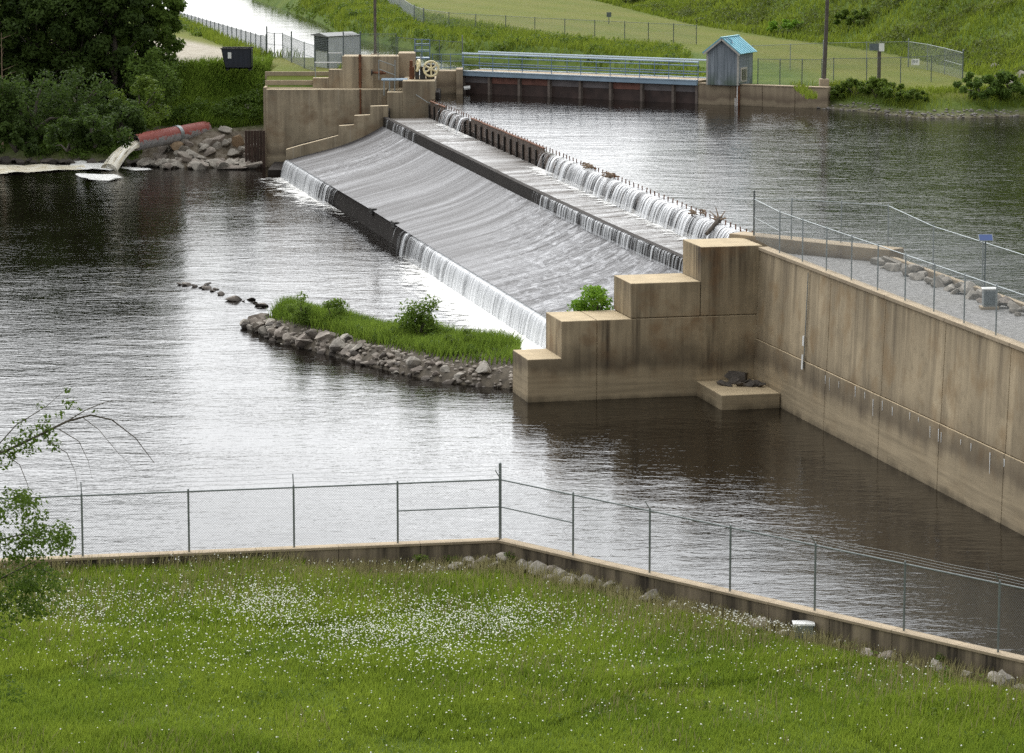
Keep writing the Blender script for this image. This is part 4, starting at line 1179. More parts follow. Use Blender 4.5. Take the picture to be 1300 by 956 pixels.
for sgn in (1, -1):
    ev = o + ul * (sw * .5) + (ru if sgn > 0 else ul) * (sw * .5 + .28) - rv * .3 + UP * (ze - .17)
    d = (ev - ap); nn = np.cross(d, rv) ; nn /= np.linalg.norm(nn); nn = nn if nn[2] > 0 else -nn
    r_ = G().prism([ap, ev, ev + nn * .05, ap + nn * .05], rv * sl2).build('roof', ROOFB, shd)
    for k in range(8): G().prism([ap + nn * .052 + rv * sl2 * k / 8, ev + nn * .052 + rv * sl2 * k / 8, ev + nn * .085 + rv * sl2 * k / 8, ap + nn * .085 + rv * sl2 * k / 8], rv * .035).build('roof_rib', ROOFB, r_)
    G().prism([ap - nn * .01 , ev - nn * .01, ev - nn * .15, ap - nn * .15], rv * .05).build('bargeboard', TRIM, shd)
G().obox(ap - rv * .02 + UP * .03 - ru * .12, ru * .24, rv * (sl2 + .04), UP * .05).build('ridge_cap', ROOFB, shd)
rc = (ap + o + ul * (sw * .5) + ru * (sw * .5 + .28) - rv * .3 + UP * (ze - .17)) / 2 + rv * .45 + UP * .16
# loop of hose lying on the roof
d = (o + ul * (sw * .5) + ru * (sw * .5 + .28) - rv * .3 + UP * (ze - .17)) - ap; d /= np.linalg.norm(d)
rc = ap + d * .55 + rv * .55 + UP * .14
tag(G().tube([rc + .30 * (math.cos(t) * d + math.sin(t) * rv) for t in np.linspace(0, 2 * math.pi, 21)], .025, 5, cap=False).build('hose_loop', BLUE), 'blue loop of hose lying on the shed roof near its front gable', 'hose')

# pole with block
pb = P(1046, 110.5, 7.0)
po_ = thing('utility_pole', 'tall dark utility pole on a square concrete block beside the bank wall', 'pole', pb)
G().box(pb[0] - .35, pb[0] + .35, pb[1] - .35, pb[1] + .35, 6.7, 7.62).build('base', C_CAP, po_, bevel=.03)
bar('shaft', [pb + UP * .6, pb + UP * 13 + [.35, 0, 0]], [.17, .12], WOODP, po_)
def far(px, py): 
    p = P(px, py, 7.0)
    for _ in range(4): p = P(px, py, float(far_z(p[0], p[1])))
    return p
# fences on the right bank
pts = [far(962, 108), far(990, 108.6), far(1018, 109), far(1043, 109), far(1058, 107.5), far(1100, 107), far(1143, 106), far(1182, 104), far(1222, 101.5)]
fence('near chain link fence on the bank wall edge, running from the shed past the pole', pts, 2.0, pitch=.17, wr=.0042, pr=.035, mat=GALVD, corners=(8,), tall=.25)
pts = [far(905, 93), far(955, 91), far(1003, 89), far(1045, 87), far(1100, 86), far(1153, 85), far(1177, 89), far(1199, 94.5), far(1222, 101)]
fence('rear chain link fence between the mown bank and the overgrown hillside', pts, 2.1, pitch=.17, wr=.0042, pr=.035, mat=GALV, corners=(3, 5, 8), tall=.2, mid_spans=(7,))
pts = [P(x, y, 7.0) for x, y in ((470, -3), (490, 6), (508, 17), (526, 29))] + [P(x, y, 7.0) for x, y in ((538, 33), (570, 38), (604, 40.5), (642, 42.5), (679, 45), (717, 47), (755, 49), (793, 51), (823, 52.5), (855, 54), (884, 56))]
pts = [np.array([p[0], p[1], float(far_z(p[0], p[1]))]) for p in pts]
fence('distant chain link fence along the edge of the mown field above the bridge', pts, 1.75, pitch=.2, wr=.0045, pr=.04, mat=GALVD, corners=(3, 4), tall=.1)
# sign post and signs
spb = far(1115.6, 106)
sn = thing('sign_post', 'thick timber post carrying a grey board and a small white notice', 'sign', spb)
G().box(spb[0] - .13, spb[0] + .13, spb[1] - .1, spb[1] + .1, 6.8, 9.6).build('timber_post', WOODP, sn)
c = PV(1119, 60, spb, (0, 1)); G().box(c[0] - .2, c[0] + .2, spb[1] - .16, spb[1] - .12, c[2] - .3, c[2] + .3).build('notice', WHITE, sn)
c = PV(1109.5, 59.5, spb, (0, 1)); G().box(c[0] - .36, c[0] + .35, spb[1] - .14, spb[1] - .11, c[2] - .27, c[2] + .27).build('board', GALVD, sn)
fp = far(1162, 105); c = PV(1162, 78.5, fp + [0, -.1, 0], (0, 1))
s_ = tag(G().box(c[0] - .31, c[0] + .31, fp[1] - .14, fp[1] - .10, c[2] - .24, c[2] + .22).build('warning_sign', WHITE), 'small white warning sign hung on the near fence, right of the sign post', 'sign')
g = G()
for zz, a, b in ((.10, -.2, -.02), (.10, .05, .2), (.02, -.22, .2), (-.07, -.15, -.02), (-.07, .04, .16)): g.box(c[0] + a, c[0] + b, fp[1] - .145, fp[1] - .141, c[2] + zz, c[2] + zz + .035)
g.build('print', GALVD, s_)
fs = P(773, 30, 7.0); fs[2] = far_z(fs[0], fs[1])
f_ = thing('field_sign', 'tiny dark sign on a post in the distant mown field', 'sign', fs)
G().tube([fs, fs + UP * 1.1], .05, 5).build('stake', GALVD, f_); G().box(fs[0] - .25, fs[0] + .25, fs[1] - .06, fs[1] - .02, fs[2] + .7, fs[2] + 1.2).build('board', GALVD, f_)
# ================================================================ vegetation helpers
def leaf_quads(C, Nn, size, aspect=.55, rng=RNG):
    C = np.asarray(C, float); n = len(C); size = np.broadcast_to(np.asarray(size, float), (n,))
    Nn = Nn + rng.normal(0, .55, (n, 3)); Nn /= np.linalg.norm(Nn, axis=1)[:, None] + 1e-9
    r = rng.normal(size=(n, 3)); a = np.cross(Nn, r); a /= np.linalg.norm(a, axis=1)[:, None] + 1e-9; b = np.cross(Nn, a)
    s = size[:, None]; w = s * aspect
    V = np.stack([C - a * s * .5, C + b * w * .5 - Nn * s * .08, C + a * s * .5, C - b * w * .5 - Nn * s * .08], 1).reshape(-1, 3)
    return V, np.arange(4 * n).reshape(n, 4)
def clumps(centres, radii, per, leaf, rng=RNG, squash=.8):
    """leaf positions spread over puffs: denser at the shell"""
    Cs, Ns = [], []
    for c, r, k in zip(centres, radii, per):
        d = rng.normal(size=(k, 3)); d /= np.linalg.norm(d, axis=1)[:, None]
        rad = r * rng.uniform(.15, 1.0, (k, 1)) ** .45
        Cs.append(np.asarray(c) + d * rad * [1, 1, squash]); Ns.append(d * .7 + [0, 0, .5])
    C = np.concatenate(Cs); N = np.concatenate(Ns)
    return leaf_quads(C, N, rng.uniform(.7, 1.25, len(C)) * leaf, rng=rng)
def blades(Pt, h, w, lean=.35, rng=RNG, wind=(.1, 0)):
    n = len(Pt); h = np.broadcast_to(h, (n,)) * rng.uniform(.6, 1.25, n); an = rng.uniform(0, 2 * np.pi, n)
    # face roughly any way; bent tip
    s = np.stack([np.cos(an), np.sin(an), 0 * an], 1) * (np.broadcast_to(w, (n,)) / 2)[:, None]
    la = rng.uniform(0, 2 * np.pi, n); lm = rng.uniform(.1, 1, n) * lean * h
    l = np.stack([np.cos(la) * lm + wind[0] * h, np.sin(la) * lm + wind[1] * h, 0 * h], 1)
    up = np.stack([0 * h, 0 * h, h], 1)
    m = Pt + up * .6 + l * .35; t = Pt + up + l
    V = np.stack([Pt - s, Pt + s, m + s * .8, m - s * .8, t + s * .12, t - s * .12], 1).reshape(-1, 3)
    i = (np.arange(n) * 6)[:, None]
    Fq = np.concatenate([i + [0, 1, 2, 3], i + [3, 2, 4, 5]], 0)
    return V, Fq
def stuff(name, V, F_, mat):
    return tag(link(name, mesh_np(name, V, F_), mat), kind='stuff')

# ---------------------------------------------------------------- meadow grass and daisies
def in_view(x, y, z, pad=60):
    d = y * ct - (z - HC) * st; v = y * st + (z - HC) * ct
    px = CX + F * x / d; py = CY - F * v / d
    return (px > -pad) & (px < 1300 + pad) & (py > -pad) & (py < 956 + pad), px, py
n = 430000
x = RNG.uniform(-17, 20, n); T_ = RNG.uniform(.12, 25, n); y = low_wall_y(x) - T_; z = meadow_z(x, y)
ok, px_, py_ = in_view(x, y, z, 30)
strip_ = (T_ < .95 + .3 * vnoise(x, y, 1.1)) & (x > -4.5) & (RNG.random(n) < .88)
ok &= ~strip_
x, y, z, T_ = x[ok], y[ok], z[ok], T_[ok]
hh = .86 * (.20 + .12 * (vnoise(x, y, .55) > .1) + .08 * vnoise(x, y, 1.3)) * np.where(x > -4.5, np.clip(.3 + (T_ - 1) * .35, .3, 1), 1)
V, Fq = blades(np.stack([x, y, z - .02], 1), np.clip(hh, .1, .6), .022, .5)
stuff('meadow_grass', V, Fq, GRASS)
# taller straw-coloured grass heads
n = 26000
x = RNG.uniform(-17, 20, n); T_ = np.abs(RNG.normal(0, 1.0, n)) ** 1.3 * 2.6 + .25; y = low_wall_y(x) - T_; z = meadow_z(x, y)
ok = in_view(x, y, z, 30)[0] & (RNG.random(n) < np.clip(.55 + .6 * vnoise(x, y, .7, 3), .08, 1)); x, y, z = x[ok], y[ok], z[ok]
V, Fq = blades(np.stack([x, y, z], 1), .42, .020, .4); stuff('dry_grass', V, Fq, GRASSD)
n = 16000
x = RNG.uniform(-17, 20, n); T_ = RNG.uniform(1, 25, n); y = low_wall_y(x) - T_; z = meadow_z(x, y)
ok = in_view(x, y, z, 30)[0] & (vnoise(x, y, .45, 7) + .5 * vnoise(x, y, 1.7, 3) > .28); x, y, z = x[ok], y[ok], z[ok]
V, Fq = blades(np.stack([x, y, z], 1), .36, .018, .6); stuff('dry_grass', V, Fq, GRASSD)
# daisies
cl = [(600, 785, 70, 15, 1250), (470, 806, 65, 11, 950), (345, 772, 36, 14, 800), (500, 770, 60, 14, 330), (230, 800, 120, 22, 600), (90, 778, 50, 16, 480), (420, 840, 120, 16, 330),
      (655, 778, 35, 14, 300), (700, 830, 100, 22, 260), (560, 830, 60, 12, 260), (300, 745, 100, 14, 230), (945, 776, 26, 9, 190), (905, 764, 22, 6, 60), (985, 786, 26, 7, 90), (900, 820, 120, 22, 170),
      (1120, 850, 90, 15, 70), (150, 850, 110, 14, 150), (60, 745, 30, 15, 80), (640, 900, 330, 40, 450), (250, 712, 60, 5, 80), (450, 705, 40, 5, 60), (780, 770, 90, 14, 90), (205, 765, 60, 12, 150), (540, 720, 25, 5, 40)]
D = []
for cx_, cy_, sx, sy, k in cl:
    a = RNG.normal(cx_, sx, k); b = RNG.normal(cy_, sy, k)
    for u, v in zip(a, b):
        if -40 < u < 1340 and 700 < v < 990: D.append(P(u, v, 4.0))
D = np.array(D); k = D[:, 1] < low_wall_y(D[:, 0]) - .35; D = D[k]
D[:, 2] = meadow_z(D[:, 0], D[:, 1]) + RNG.uniform(.24, .42, len(D))
n = len(D); an = np.linspace(0, 2 * np.pi, 7)[:-1]
nn = RNG.normal(0, .42, (n, 3)) + [0, -.35, 1]; nn /= np.linalg.norm(nn, axis=1)[:, None]
a = np.cross(nn, [1, 0, 0]); a /= np.linalg.norm(a, axis=1)[:, None]; b = np.cross(nn, a)
r = RNG.uniform(.011, .024, n)[:, None, None]
ringv = D[:, None] + r * (np.cos(an)[None, :, None] * a[:, None] + np.sin(an)[None, :, None] * b[:, None])
ctr = D[:, None] + nn[:, None] * .012
V = np.concatenate([ringv, ctr], 1).reshape(-1, 3)
i = (np.arange(n) * 7)[:, None]
Ft = np.concatenate([i + [k, (k + 1) % 6, 6] for k in range(6)], 0)
stuff('daisies', V, Ft, PETAL)
# leafy weeds at the wall foot
def weed(px, off, h, label, mat=LEAF_BUSH):
    x = (px - CX) / F * 87
    for _ in range(3):
        y = float(low_wall_y(x)) - .3 - off; x = (px - CX) / F * (y * ct + (HC - 3.6) * st)
    p = np.array([x, y, float(meadow_z(x, y))]); t = thing('weed', label, 'plant', p)
    k = 9; cs = [p + [random.uniform(-.2, .2), random.uniform(-.12, .12), h * random.uniform(.2, .95)] for _ in range(k)]
    V, Fq = clumps(cs, [.13] * k, [26] * k, .085); link('foliage', mesh_np('foliage', V - rootloc(t), Fq), mat, t)
    g = G(); [g.tube([p, c], .008, 4) for c in cs]; g.build('stem', TWIG, t)
weed(648, .05, .55, 'leafy green weed in the wall corner behind the pale rock'); weed(536, .2, .5, 'leafy weed against the low wall left of the fence corner'); weed(572, .15, .45, 'bushy weed at the low wall midway to the tall corner post')
weed(1193, .1, .5, 'leafy weed growing among stones at the right end of the low wall')

C = np.stack([RNG.uniform(-16, 19, 700), np.zeros(700), np.zeros(700)], 1); C[:, 1] = low_wall_y(C[:, 0]) - RNG.uniform(1.2, 24, 700); C[:, 2] = meadow_z(C[:, 0], C[:, 1]) + .16
C = C[in_view(C[:, 0], C[:, 1], C[:, 2])[0] & (vnoise(C[:, 0], C[:, 1], .4, 5) > 0)]
V, Fq = clumps(C, RNG.uniform(.12, .3, len(C)), [22] * len(C), .09); stuff('meadow_weeds', V, Fq, LEAF_BUSH)

# ---------------------------------------------------------------- island
near = [P(x, y, 0) for x, y in ((312, 416), (350, 434), (400, 447), (450, 461), (500, 474), (550, 485), (600, 491), (662, 496))]
back = [P(x, y, 0) for x, y in ((318, 409), (360, 409), (405, 412), (450, 420), (500, 430), (550, 438), (600, 444), (662, 452))]
nI = resample(np.array(near), 90)[0]; bI = resample(np.array(back), 90)[0]
vv = np.array([-.06, 0, .06, .14, .22, .3, .4, .55, .7, .82, .92, 1.0, 1.08]); hh = np.array([-.9, -.25, .35, .75, .98, 1.05, 1.1, 1.1, 1.0, .7, .35, -.2, -.9])
uI = np.linspace(0, 1, 90); env = np.clip(uI / .16, .45, 1)
rows = []
for v, h in zip(vv, hh):
    p = nI * (1 - v) + bI * v; p[:, 2] = h * np.where(h > 0, env * .85, 1) + .10 * vnoise(p[:, 0], p[:, 1], 2.2); rows.append(p)
R_ = np.array(rows)
LEAF_ISL = leaf_mat('island_leaf', (.10, .17, .025), (.18, .26, .045), .45)
BANKG = leaf_mat('left_bank_grass', (.080, .150, .016), (.19, .27, .038), .42, .15)
DIRT = simple('stony_soil', (.085, .07, .05), .95, 0, .45, 2.5, .5)
me = mesh_np('island', R_.reshape(-1, 3), grid_faces(len(vv), 90), smooth=True); tag(link('island', me, DIRT), kind='structure')
def isl(u, v):
    i = min(89, max(0, int(u * 89))); p = nI[i] * (1 - v) + bI[i] * v; h = float(np.interp(v, vv, hh)); return np.array([p[0], p[1], h * (env[i] * .85 if h > 0 else 1)])
q = P(329, 416, .0); rock(q + UP * .35, .8, ROCK, 'big rounded boulder at the river tip of the grassy island', rot=(.1, .2, .6), seed=3, aspect=(.72, .7, .62))
for u, v, sz, lab, mt in ((.13, .05, .5, 'pale block shaped rock next to the big boulder at the island tip', ROCKL), (.22, .06, .55, 'brown slab leaning on the island bank below the tip shrub', ROCK),
                      (.33, .07, .6, 'wide grey rock on the island bank beneath the second shrub', ROCK), (.47, .08, .62, 'large pale rock in the middle of the island bank', ROCKL), (.40, .12, .5, 'upright slab of rock leaning high on the island bank', ROCK),
                      (.74, .10, .5, 'square grey rock on the island bank below the tall leafy shrub', ROCKL), (.93, .12, .55, 'pale flat rock on the island bank nearest the stepped pier', ROCKL)):
    rock(isl(u, v) + UP * .1, sz, mt, lab, 'rocks of the island bank')
n_r = 0
for k in range(120):
    u = random.random(); v = random.choice([random.uniform(-.02, .07), random.uniform(.02, .13), random.uniform(.08, .19)])
    sz = random.uniform(.17, .42) * (1.1 if u < .55 else .8)
    rock(isl(u, v) + UP * sz * .15, sz, random.choice([ROCK, ROCK, ROCK, ROCKL, ROCKD]), 'angular rock packed into the stony bank of the island', 'rocks of the island bank', flat=.8)
for px, py, sx, lab in ((236, 361.5, .62, 'flat wet stone at the far end of the stone line'), (247, 363, .45, None), (256, 364.5, .42, None), (264, 366, .5, None), (270, 369, .32, None), (274, 367, .3, None), (281, 373.5, .38, None),
                        (297, 380.5, .78, 'widest flat stone of the line leading to the island'), (309, 382, .2, None), (318, 380, .38, None), (324, 384, .3, None), (333, 388, .52, 'dark humped stone two before the big island boulder'), (352, 395, .55, 'dark round stone standing alone behind the big island boulder'), (229, 361, .3, None), (262, 361, .3, None), (328, 391, .2, None)):
    rock(P(px, py, .03), sx * .72, ROCKD if random.random() < .5 else ROCK, lab or 'small wet stone of the line running out from the island', 'stones in the water off the island', flat=.5)
def bush(name, label, base, h, w, mat, n=16, leaf=.2, per=70, group=None, cat='shrub', stems=6):
    base = np.asarray(base, float); t = thing(name, label, cat, base, group)
    cs = []; 
    for _ in range(n):
        a = random.uniform(0, 6.28); r = w * .5 * math.sqrt(random.random()); zz = h * random.uniform(.06 if cat == 'bush' else .2, .88) * (1 - .35 * (r / (w * .5)) ** 2)
        cs.append(base + [r * math.cos(a), r * math.sin(a), zz])
    V, Fq = clumps(cs, [h * random.uniform(.14, .24) for _ in cs], [per] * n, leaf)
    link('foliage', mesh_np('foliage', V - base, Fq), mat, t)
    g = G()
    for c in cs[:stems]: g.tube([base - UP * .1, (base + c) / 2 + [random.uniform(-.1, .1), 0, h * .08], c], [.03 * h, .02 * h, .01 * h], 5)
    g.build('stem', TWIG, t); return t
def isl_px(px, py, z=.9):
    return P(px, py, z)
bush('shrub', 'slender upright shrub at the river end of the island', isl_px(385, 411), 1.6, 1.4, LEAF_ISL, 16, .13, 90)
bush('shrub', 'low round shrub, second from the island tip', isl_px(427, 414), 1.6, 1.6, LEAF_ISL, 16, .13, 90)
bush('shrub', 'tall leafy shrub standing over the island grass', isl_px(533, 430), 2.4, 1.9, LEAF_ISL, 22, .16, 110)
bush('shrub', 'small shrub half sunk in grass near the pier end of the island', isl_px(590, 444), 1.0, 1.8, LEAF_BUSH, 14, .14, 80)
bush('shrub', 'bright lime green shrub growing behind the second pier step', F0 * [1, 1, 0] + N_ * (s2 - .75) - D_ * (TP + .7) + UP * 2.9, 1.95, 1.6, LEAF_LIME, 22, .19, 100)
n = 26000; u = RNG.random(n); v = RNG.uniform(.17, .95, n)
i = np.clip((u * 89).astype(int), 0, 89); p = nI[i] * (1 - v)[:, None] + bI[i] * v[:, None]; p[:, 2] = np.interp(v, vv, hh) * env[i] * .85 - .05
k = (RNG.random(n) < np.clip((v - .15) / .15, 0, 1)) & (u > .13); p = p[k]
V, Fq = blades(p, .62 + .3 * vnoise(p[:, 0], p[:, 1], 1.1), .035, .6); stuff('island_grass', V, Fq, BANKG)
n = 160; cs = [isl(random.uniform(.15, .98), random.uniform(.22, .85)) + UP * random.uniform(.1, .45) for _ in range(n)]
V, Fq = clumps(cs, [random.uniform(.2, .45) for _ in cs], [34] * n, .12); stuff('island_weeds', V, Fq, LEAF_LIGHT)

# ---------------------------------------------------------------- outfall pipe, jet, left bank rocks
m = M('flaking_red_paint'); nz = m.sep(m.geo.outputs['Normal'])[2]
nf = m.noise(2.2, detail=6, rough=.7)
fr = m.rng(m.math('ADD', nz, m.rng(nf, .3, .7, -.55, .55)), .02, .16)
c = m.mix(fr, m.mix(m.rng(nf, .35, .65), (.22, .21, .20), (.42, .41, .40)), m.mix(m.rng(m.noise(5, detail=4), .3, .7), (.26, .055, .04), (.36, .11, .085)))
PIPE = m.set(color=c, rough=.6)
y0p = 243.0
pm, pe = PY(170.5, 181, y0p), PY(262, 163.5, 248.8)
op = thing('outfall_pipe', 'red and grey flaking steel outfall pipe lying on the bank rocks', 'pipe', pm)
ax = (pe - pm) / np.linalg.norm(pe - pm); pmid = pm + (pe - pm) * .585
rp = .66
def shell(a, b, r, name, mat):
    g = G(); n = 28; t = (b - a); t /= np.linalg.norm(t); aa = np.cross(t, UP); aa /= np.linalg.norm(aa); bb = np.cross(aa, t)
    V = []
    for p, rr in ((a, r), (b, r), (b, r - .04), (a, r - .04)):
        V += [p + rr * (math.cos(q) * aa + math.sin(q) * bb) for q in np.linspace(0, 2 * math.pi, n, endpoint=False)]
    Fq = [(j * n + i, j * n + (i + 1) % n, ((j + 1) % 4) * n + (i + 1) % n, ((j + 1) % 4) * n + i) for j in range(4) for i in range(n)]
    return g.add(V, Fq).build(name, mat, op, smooth=False)
shell(pm, pmid, rp, 'pipe_section', PIPE); shell(pmid + ax * .02, pe, rp * .97, 'pipe_section', PIPE); shell(pmid - ax * .12, pmid + ax * .22, rp + .05, 'joint_collar', GALV)
# jet
JET = M('jet_water'); uv = JET.uv(); s1 = JET.noise(1, JET.vec((6, .6, 1), uv), detail=5, rough=.65)
JET = JET.set(color=JET.mix(JET.rng(s1, .35, .65), (.56, .48, .31), (.90, .88, .80)), rough=.35, alpha=JET.rng(JET.noise(1, JET.vec((5, .8, 1), uv), detail=5, rough=.7), .36, .46), normal=JET.bump(s1, .6, .1))
mo = pm - UP * .3 + ax * .3; rows = []; vs = []
hx = -ax * [1, 1, 0]; hx /= np.linalg.norm(hx); sx_ = np.array([-hx[1], hx[0], 0])
for j in range(22):
    t = j / 21; c = mo + hx * 3.0 * t - UP * (.05 * t + (mo[2] - .0) * t ** 2.0); wdt_ = .55 + .45 * t; th_ = .42 + .12 * t
    ring = [c + sx_ * wdt_ * math.cos(q) + UP * th_ * math.sin(q) * (1 if math.sin(q) > 0 else .5) for q in np.linspace(0, 2 * math.pi, 21)]
    rows.append(ring); vs.append([t * 3.5] * 21)
sheet_grid('outfall_water', rows, np.linspace(0, 2.5, 21), np.array(vs), JET)
def foam_patch(name, pts_px, mat, nu=60, nv_=10, amt=1.0):
    A = resample(np.array([P(a, b, .05) for a, b in pts_px[0]]), nu)[0]; B = resample(np.array([P(a, b, .05) for a, b in pts_px[1]]), nu)[0]
    rows = []; att = []
    for j in range(nv_):
        t = j / (nv_ - 1); p = A * (1 - t) + B * t; e = np.sin(math.pi * t) ** .5 * np.minimum(1, np.minimum(np.linspace(0, 8, nu), np.linspace(4, 0, nu) + .0)) * amt
        p[:, 2] = .03 + .16 * e * np.maximum(0, .5 + vnoise(p[:, 0], p[:, 1], 1.8)); rows.append(p); att.append(e)
    R_ = np.array(rows); tag(link(name, mesh_np(name, R_.reshape(-1, 3), grid_faces(nv_, nu), attr={'foam': np.array(att).ravel()}, smooth=True), mat), kind='stuff')
foam_patch('foam', (((-40, 209), (60, 208), (110, 209), (150, 211)), ((-40, 224), (30, 221), (80, 217), (150, 215))), FOAMY, amt=1.1)
foam_patch('foam', (((92, 219.5), (115, 221), (140, 221), (164, 224)), ((92, 221), (110, 229), (140, 230), (164, 227))), FOAM, amt=1.15)
foam_patch('foam', (((84, 203), (110, 203.5), (140, 206), (158, 209)), ((84, 214), (110, 217), (140, 217), (158, 215))), FOAM, amt=1.2)
foam_patch('foam', (((150, 212), (170, 213), (205, 213.5)), ((150, 214), (170, 217), (205, 217))), FOAM, amt=.8)
def far_rock(px, py, y, asp, mat, label, rot=None, seed=None, group='rocks around the outfall pipe'):
    for y in np.arange(239.5, 262, .1):
        p = PY(px, py, y)
        if p[2] - asp[2] * .45 <= max(0, float(far_z(p[0], p[1]))): break
    return rock(p, 1, mat, label, group, aspect=asp, rot=rot, seed=seed)
far_rock(225.5, 187, 243.1, (.72, .6, .72), ROCKT, 'large tan boulder propping the middle of the outfall pipe', (.2, .3, .5))
far_rock(246.5, 206, 241.8, (.60, .45, .42), ROCKL, 'square cut stone block at the waterline below the pipe', (0, 0, .05), 5)
far_rock(274, 205.5, 241.8, (1.25, .5, .38), ROCKL, 'long pale stone slab at the waterline', (0, .08, .05), 2)
far_rock(314, 207, 241.6, (1.05, .6, .5), ROCKL, 'dark sided stone slab end at the foot of the abutment wall', (0, .25, -.2), 7)
far_rock(299, 213, 241.2, (1.5, .5, .28), ROCK, 'low wet slab half in the water before the abutment', (0, -.06, 0), 2)
far_rock(277, 177, 245.4, (1.15, .7, .62), ROCK, 'big grey boulder in the middle of the bank rocks', None, 4)
far_rock(283, 164, 247, (.7, .6, .48), ROCKL, 'pale cracked boulder high on the bank right of the pipe end', None, 6)
far_rock(303, 181, 244.3, (.62, .25, .95), ROCKT, 'upright tan slab leaning beside the rusty sheet piling', (0, .12, .2), 8)
far_rock(315, 137, 250.0, (.5, .45, .5), ROCKL, 'pale boulder alone in the grass below the wing wall', None, 1)
far_rock(318, 122, 252, (.5, .4, .38), ROCKL, 'grey rock in the grass just under the top of the wing wall', None, 9)
for k in range(80):
    f = random.random(); px = 178 + 145 * f; row = random.random()
    y = 241.6 + 5.2 * row; x = (px - CX) / F * 243
    zz = max(.05, float(far_z(x, y)))
    rock((x, y, zz + .16), random.uniform(.36, .78), random.choice([ROCKL, ROCKL, ROCK]), 'grey rock in the jumble round the outfall pipe', 'rocks around the outfall pipe', flat=.8)
for k in range(20):
    x = -41 + k * .6 + random.uniform(-.15, .15); y = south(x) + random.uniform(.3, 1.9)
    rock((x, y, max(.1, float(far_z(x, y)))), random.uniform(.3, .65), ROCKD, 'dark shaded rock at the waterline under the trees', 'rocks under the bank trees', flat=.7)
spile = G()
for k in range(7): spile.box(PY(311 + 3.7 * k, 190, YAB - .5)[0], PY(314.2 + 3.7 * k, 190, YAB - .5)[0], YAB - .5 + .08 * (k % 2), YAB - .3, -1, PY(320, 166, YAB - .5)[2])
spile.build('sheet_piling', simple('rust_piling', (.055, .032, .022), .85, .1, .4, 1.5, .2), ab)

# ---------------------------------------------------------------- left bank greenery
n = 60000
x = RNG.uniform(-36, -19.95, n); t_ = RNG.uniform(1.2, 17, n); y = south(x) + t_; z = far_z(x, y)
k = (z > .6) & ~((x > -29.5) & (t_ < 6.3)) & ((t_ > 4) | (RNG.random(n) < .35)) & (poly_sd(x, y, PATH) > .8) & (~((t_ > 13.8) & (RNG.random(n) < .8))); x, y, z = x[k], y[k], z[k]
V, Fq = blades(np.stack([x, y, z - .05], 1), .75 + .3 * vnoise(x, y, .6), .075, .6); stuff('bank_grass', V, Fq, BANKG)
cs = []
while len(cs) < 420:
    x = random.uniform(-40, -20.2); t_ = random.uniform(1.8, 13.0); y = float(south(x)) + t_
    if (x > -30 and t_ < 6.5) or (float(vnoise(x, y, .5, 2)) < -.15 and x > -29): continue
    cs.append(np.array([x, y, float(far_z(x, y)) + random.uniform(.2, .9)]))
V, Fq = clumps(cs, [random.uniform(.4, .95) for _ in cs], [60] * len(cs), .27); stuff('bank_weeds', V, Fq, LEAF_LIGHT)

def tree(name, label, base, h, cw, mat, trunk_r=.22, n=60, per=150, leaf=.42, low=.12, seed=None, group=None, cat='tree', rmul=1.0):
    rnd = random.Random(seed); base = np.asarray(base, float); t = thing(name, label, cat, base, group)
    cs = []; rr = []
    for i in range(n):
        f = low + (1 - low) * rnd.random(); prof = math.sin(min(1, (f - low) / (1 - low) * .88 + .12) * math.pi) ** .6
        a = rnd.uniform(0, 6.283); r = cw * .5 * prof * (.55 + .45 * rnd.random() ** .5)
        cs.append(base + [r * math.cos(a), r * math.sin(a), h * f * .97]); rr.append(cw * rnd.uniform(.085, .15) * rmul)
    rg = np.random.default_rng(seed or 1)
    V, Fq = clumps(cs, rr, [per] * n, leaf, rng=rg, squash=.72)
    link('crown', mesh_np('crown', V - base, Fq), mat, t)
    g = G(); top = base + [rnd.uniform(-.4, .4), rnd.uniform(-.4, .4), h * .9]
    tk = [base - UP * .4, base + UP * h * .3 + [rnd.uniform(-.2, .2), rnd.uniform(-.2, .2), 0], base + (top - base) * .65, top]
    g.tube(tk, [trunk_r * 1.25, trunk_r, trunk_r * .55, trunk_r * .15], 8); g.build('trunk', BARK, t)
    g = G()
    for c in cs[:min(26, n)]:
        f = min(.85, max(.12, (c[2] - base[2]) / h - .18)); s_ = base + (top - base) * f
        g.tube([s_, s_ * .5 + c * .5 + [0, 0, .25], c], [trunk_r * .35, trunk_r * .2, trunk_r * .06], 5)
    g.build('limb', BARK, t); return t
def gz(x, y): return float(far_z(x, y))
LT = [('pine_tree', 'dense dark tree closest to the left picture edge over the water', 8, 251, 14.3, 8.5, LEAF_TREE), ('broadleaf_tree', 'dark broadleaf tree, second from the left edge, overhanging the foam', 58, 250.5, 13.4, 8.0, LEAF_TREE),
      ('broadleaf_tree', 'tall dark tree in the middle of the left bank grove', 108, 252, 15.1, 8.5, LEAF_TREE), ('broadleaf_tree', 'dark leafy tree above the outfall jet', 150, 251.5, 13.4, 7.5, LEAF_TREE),
      ('broadleaf_tree', 'lighter green tree at the right edge of the grove beside the gravel track', 186, 255, 14.3, 6.6, LEAF_LIGHT), ('broadleaf_tree', 'tree behind the grove at its far left', -35, 256, 15, 9, LEAF_TREE),
      ('broadleaf_tree', 'tall tree at the back of the grove, seen over the second tree', 80, 262, 15.5, 9, LEAF_TREE), ('broadleaf_tree', 'tall tree at the back of the grove behind the lighter edge tree', 150, 266, 15.5, 8.5, LEAF_TREE), ('broadleaf_tree', 'back row tree over the left edge of the grove', 25, 264, 15.5, 9, LEAF_TREE)]
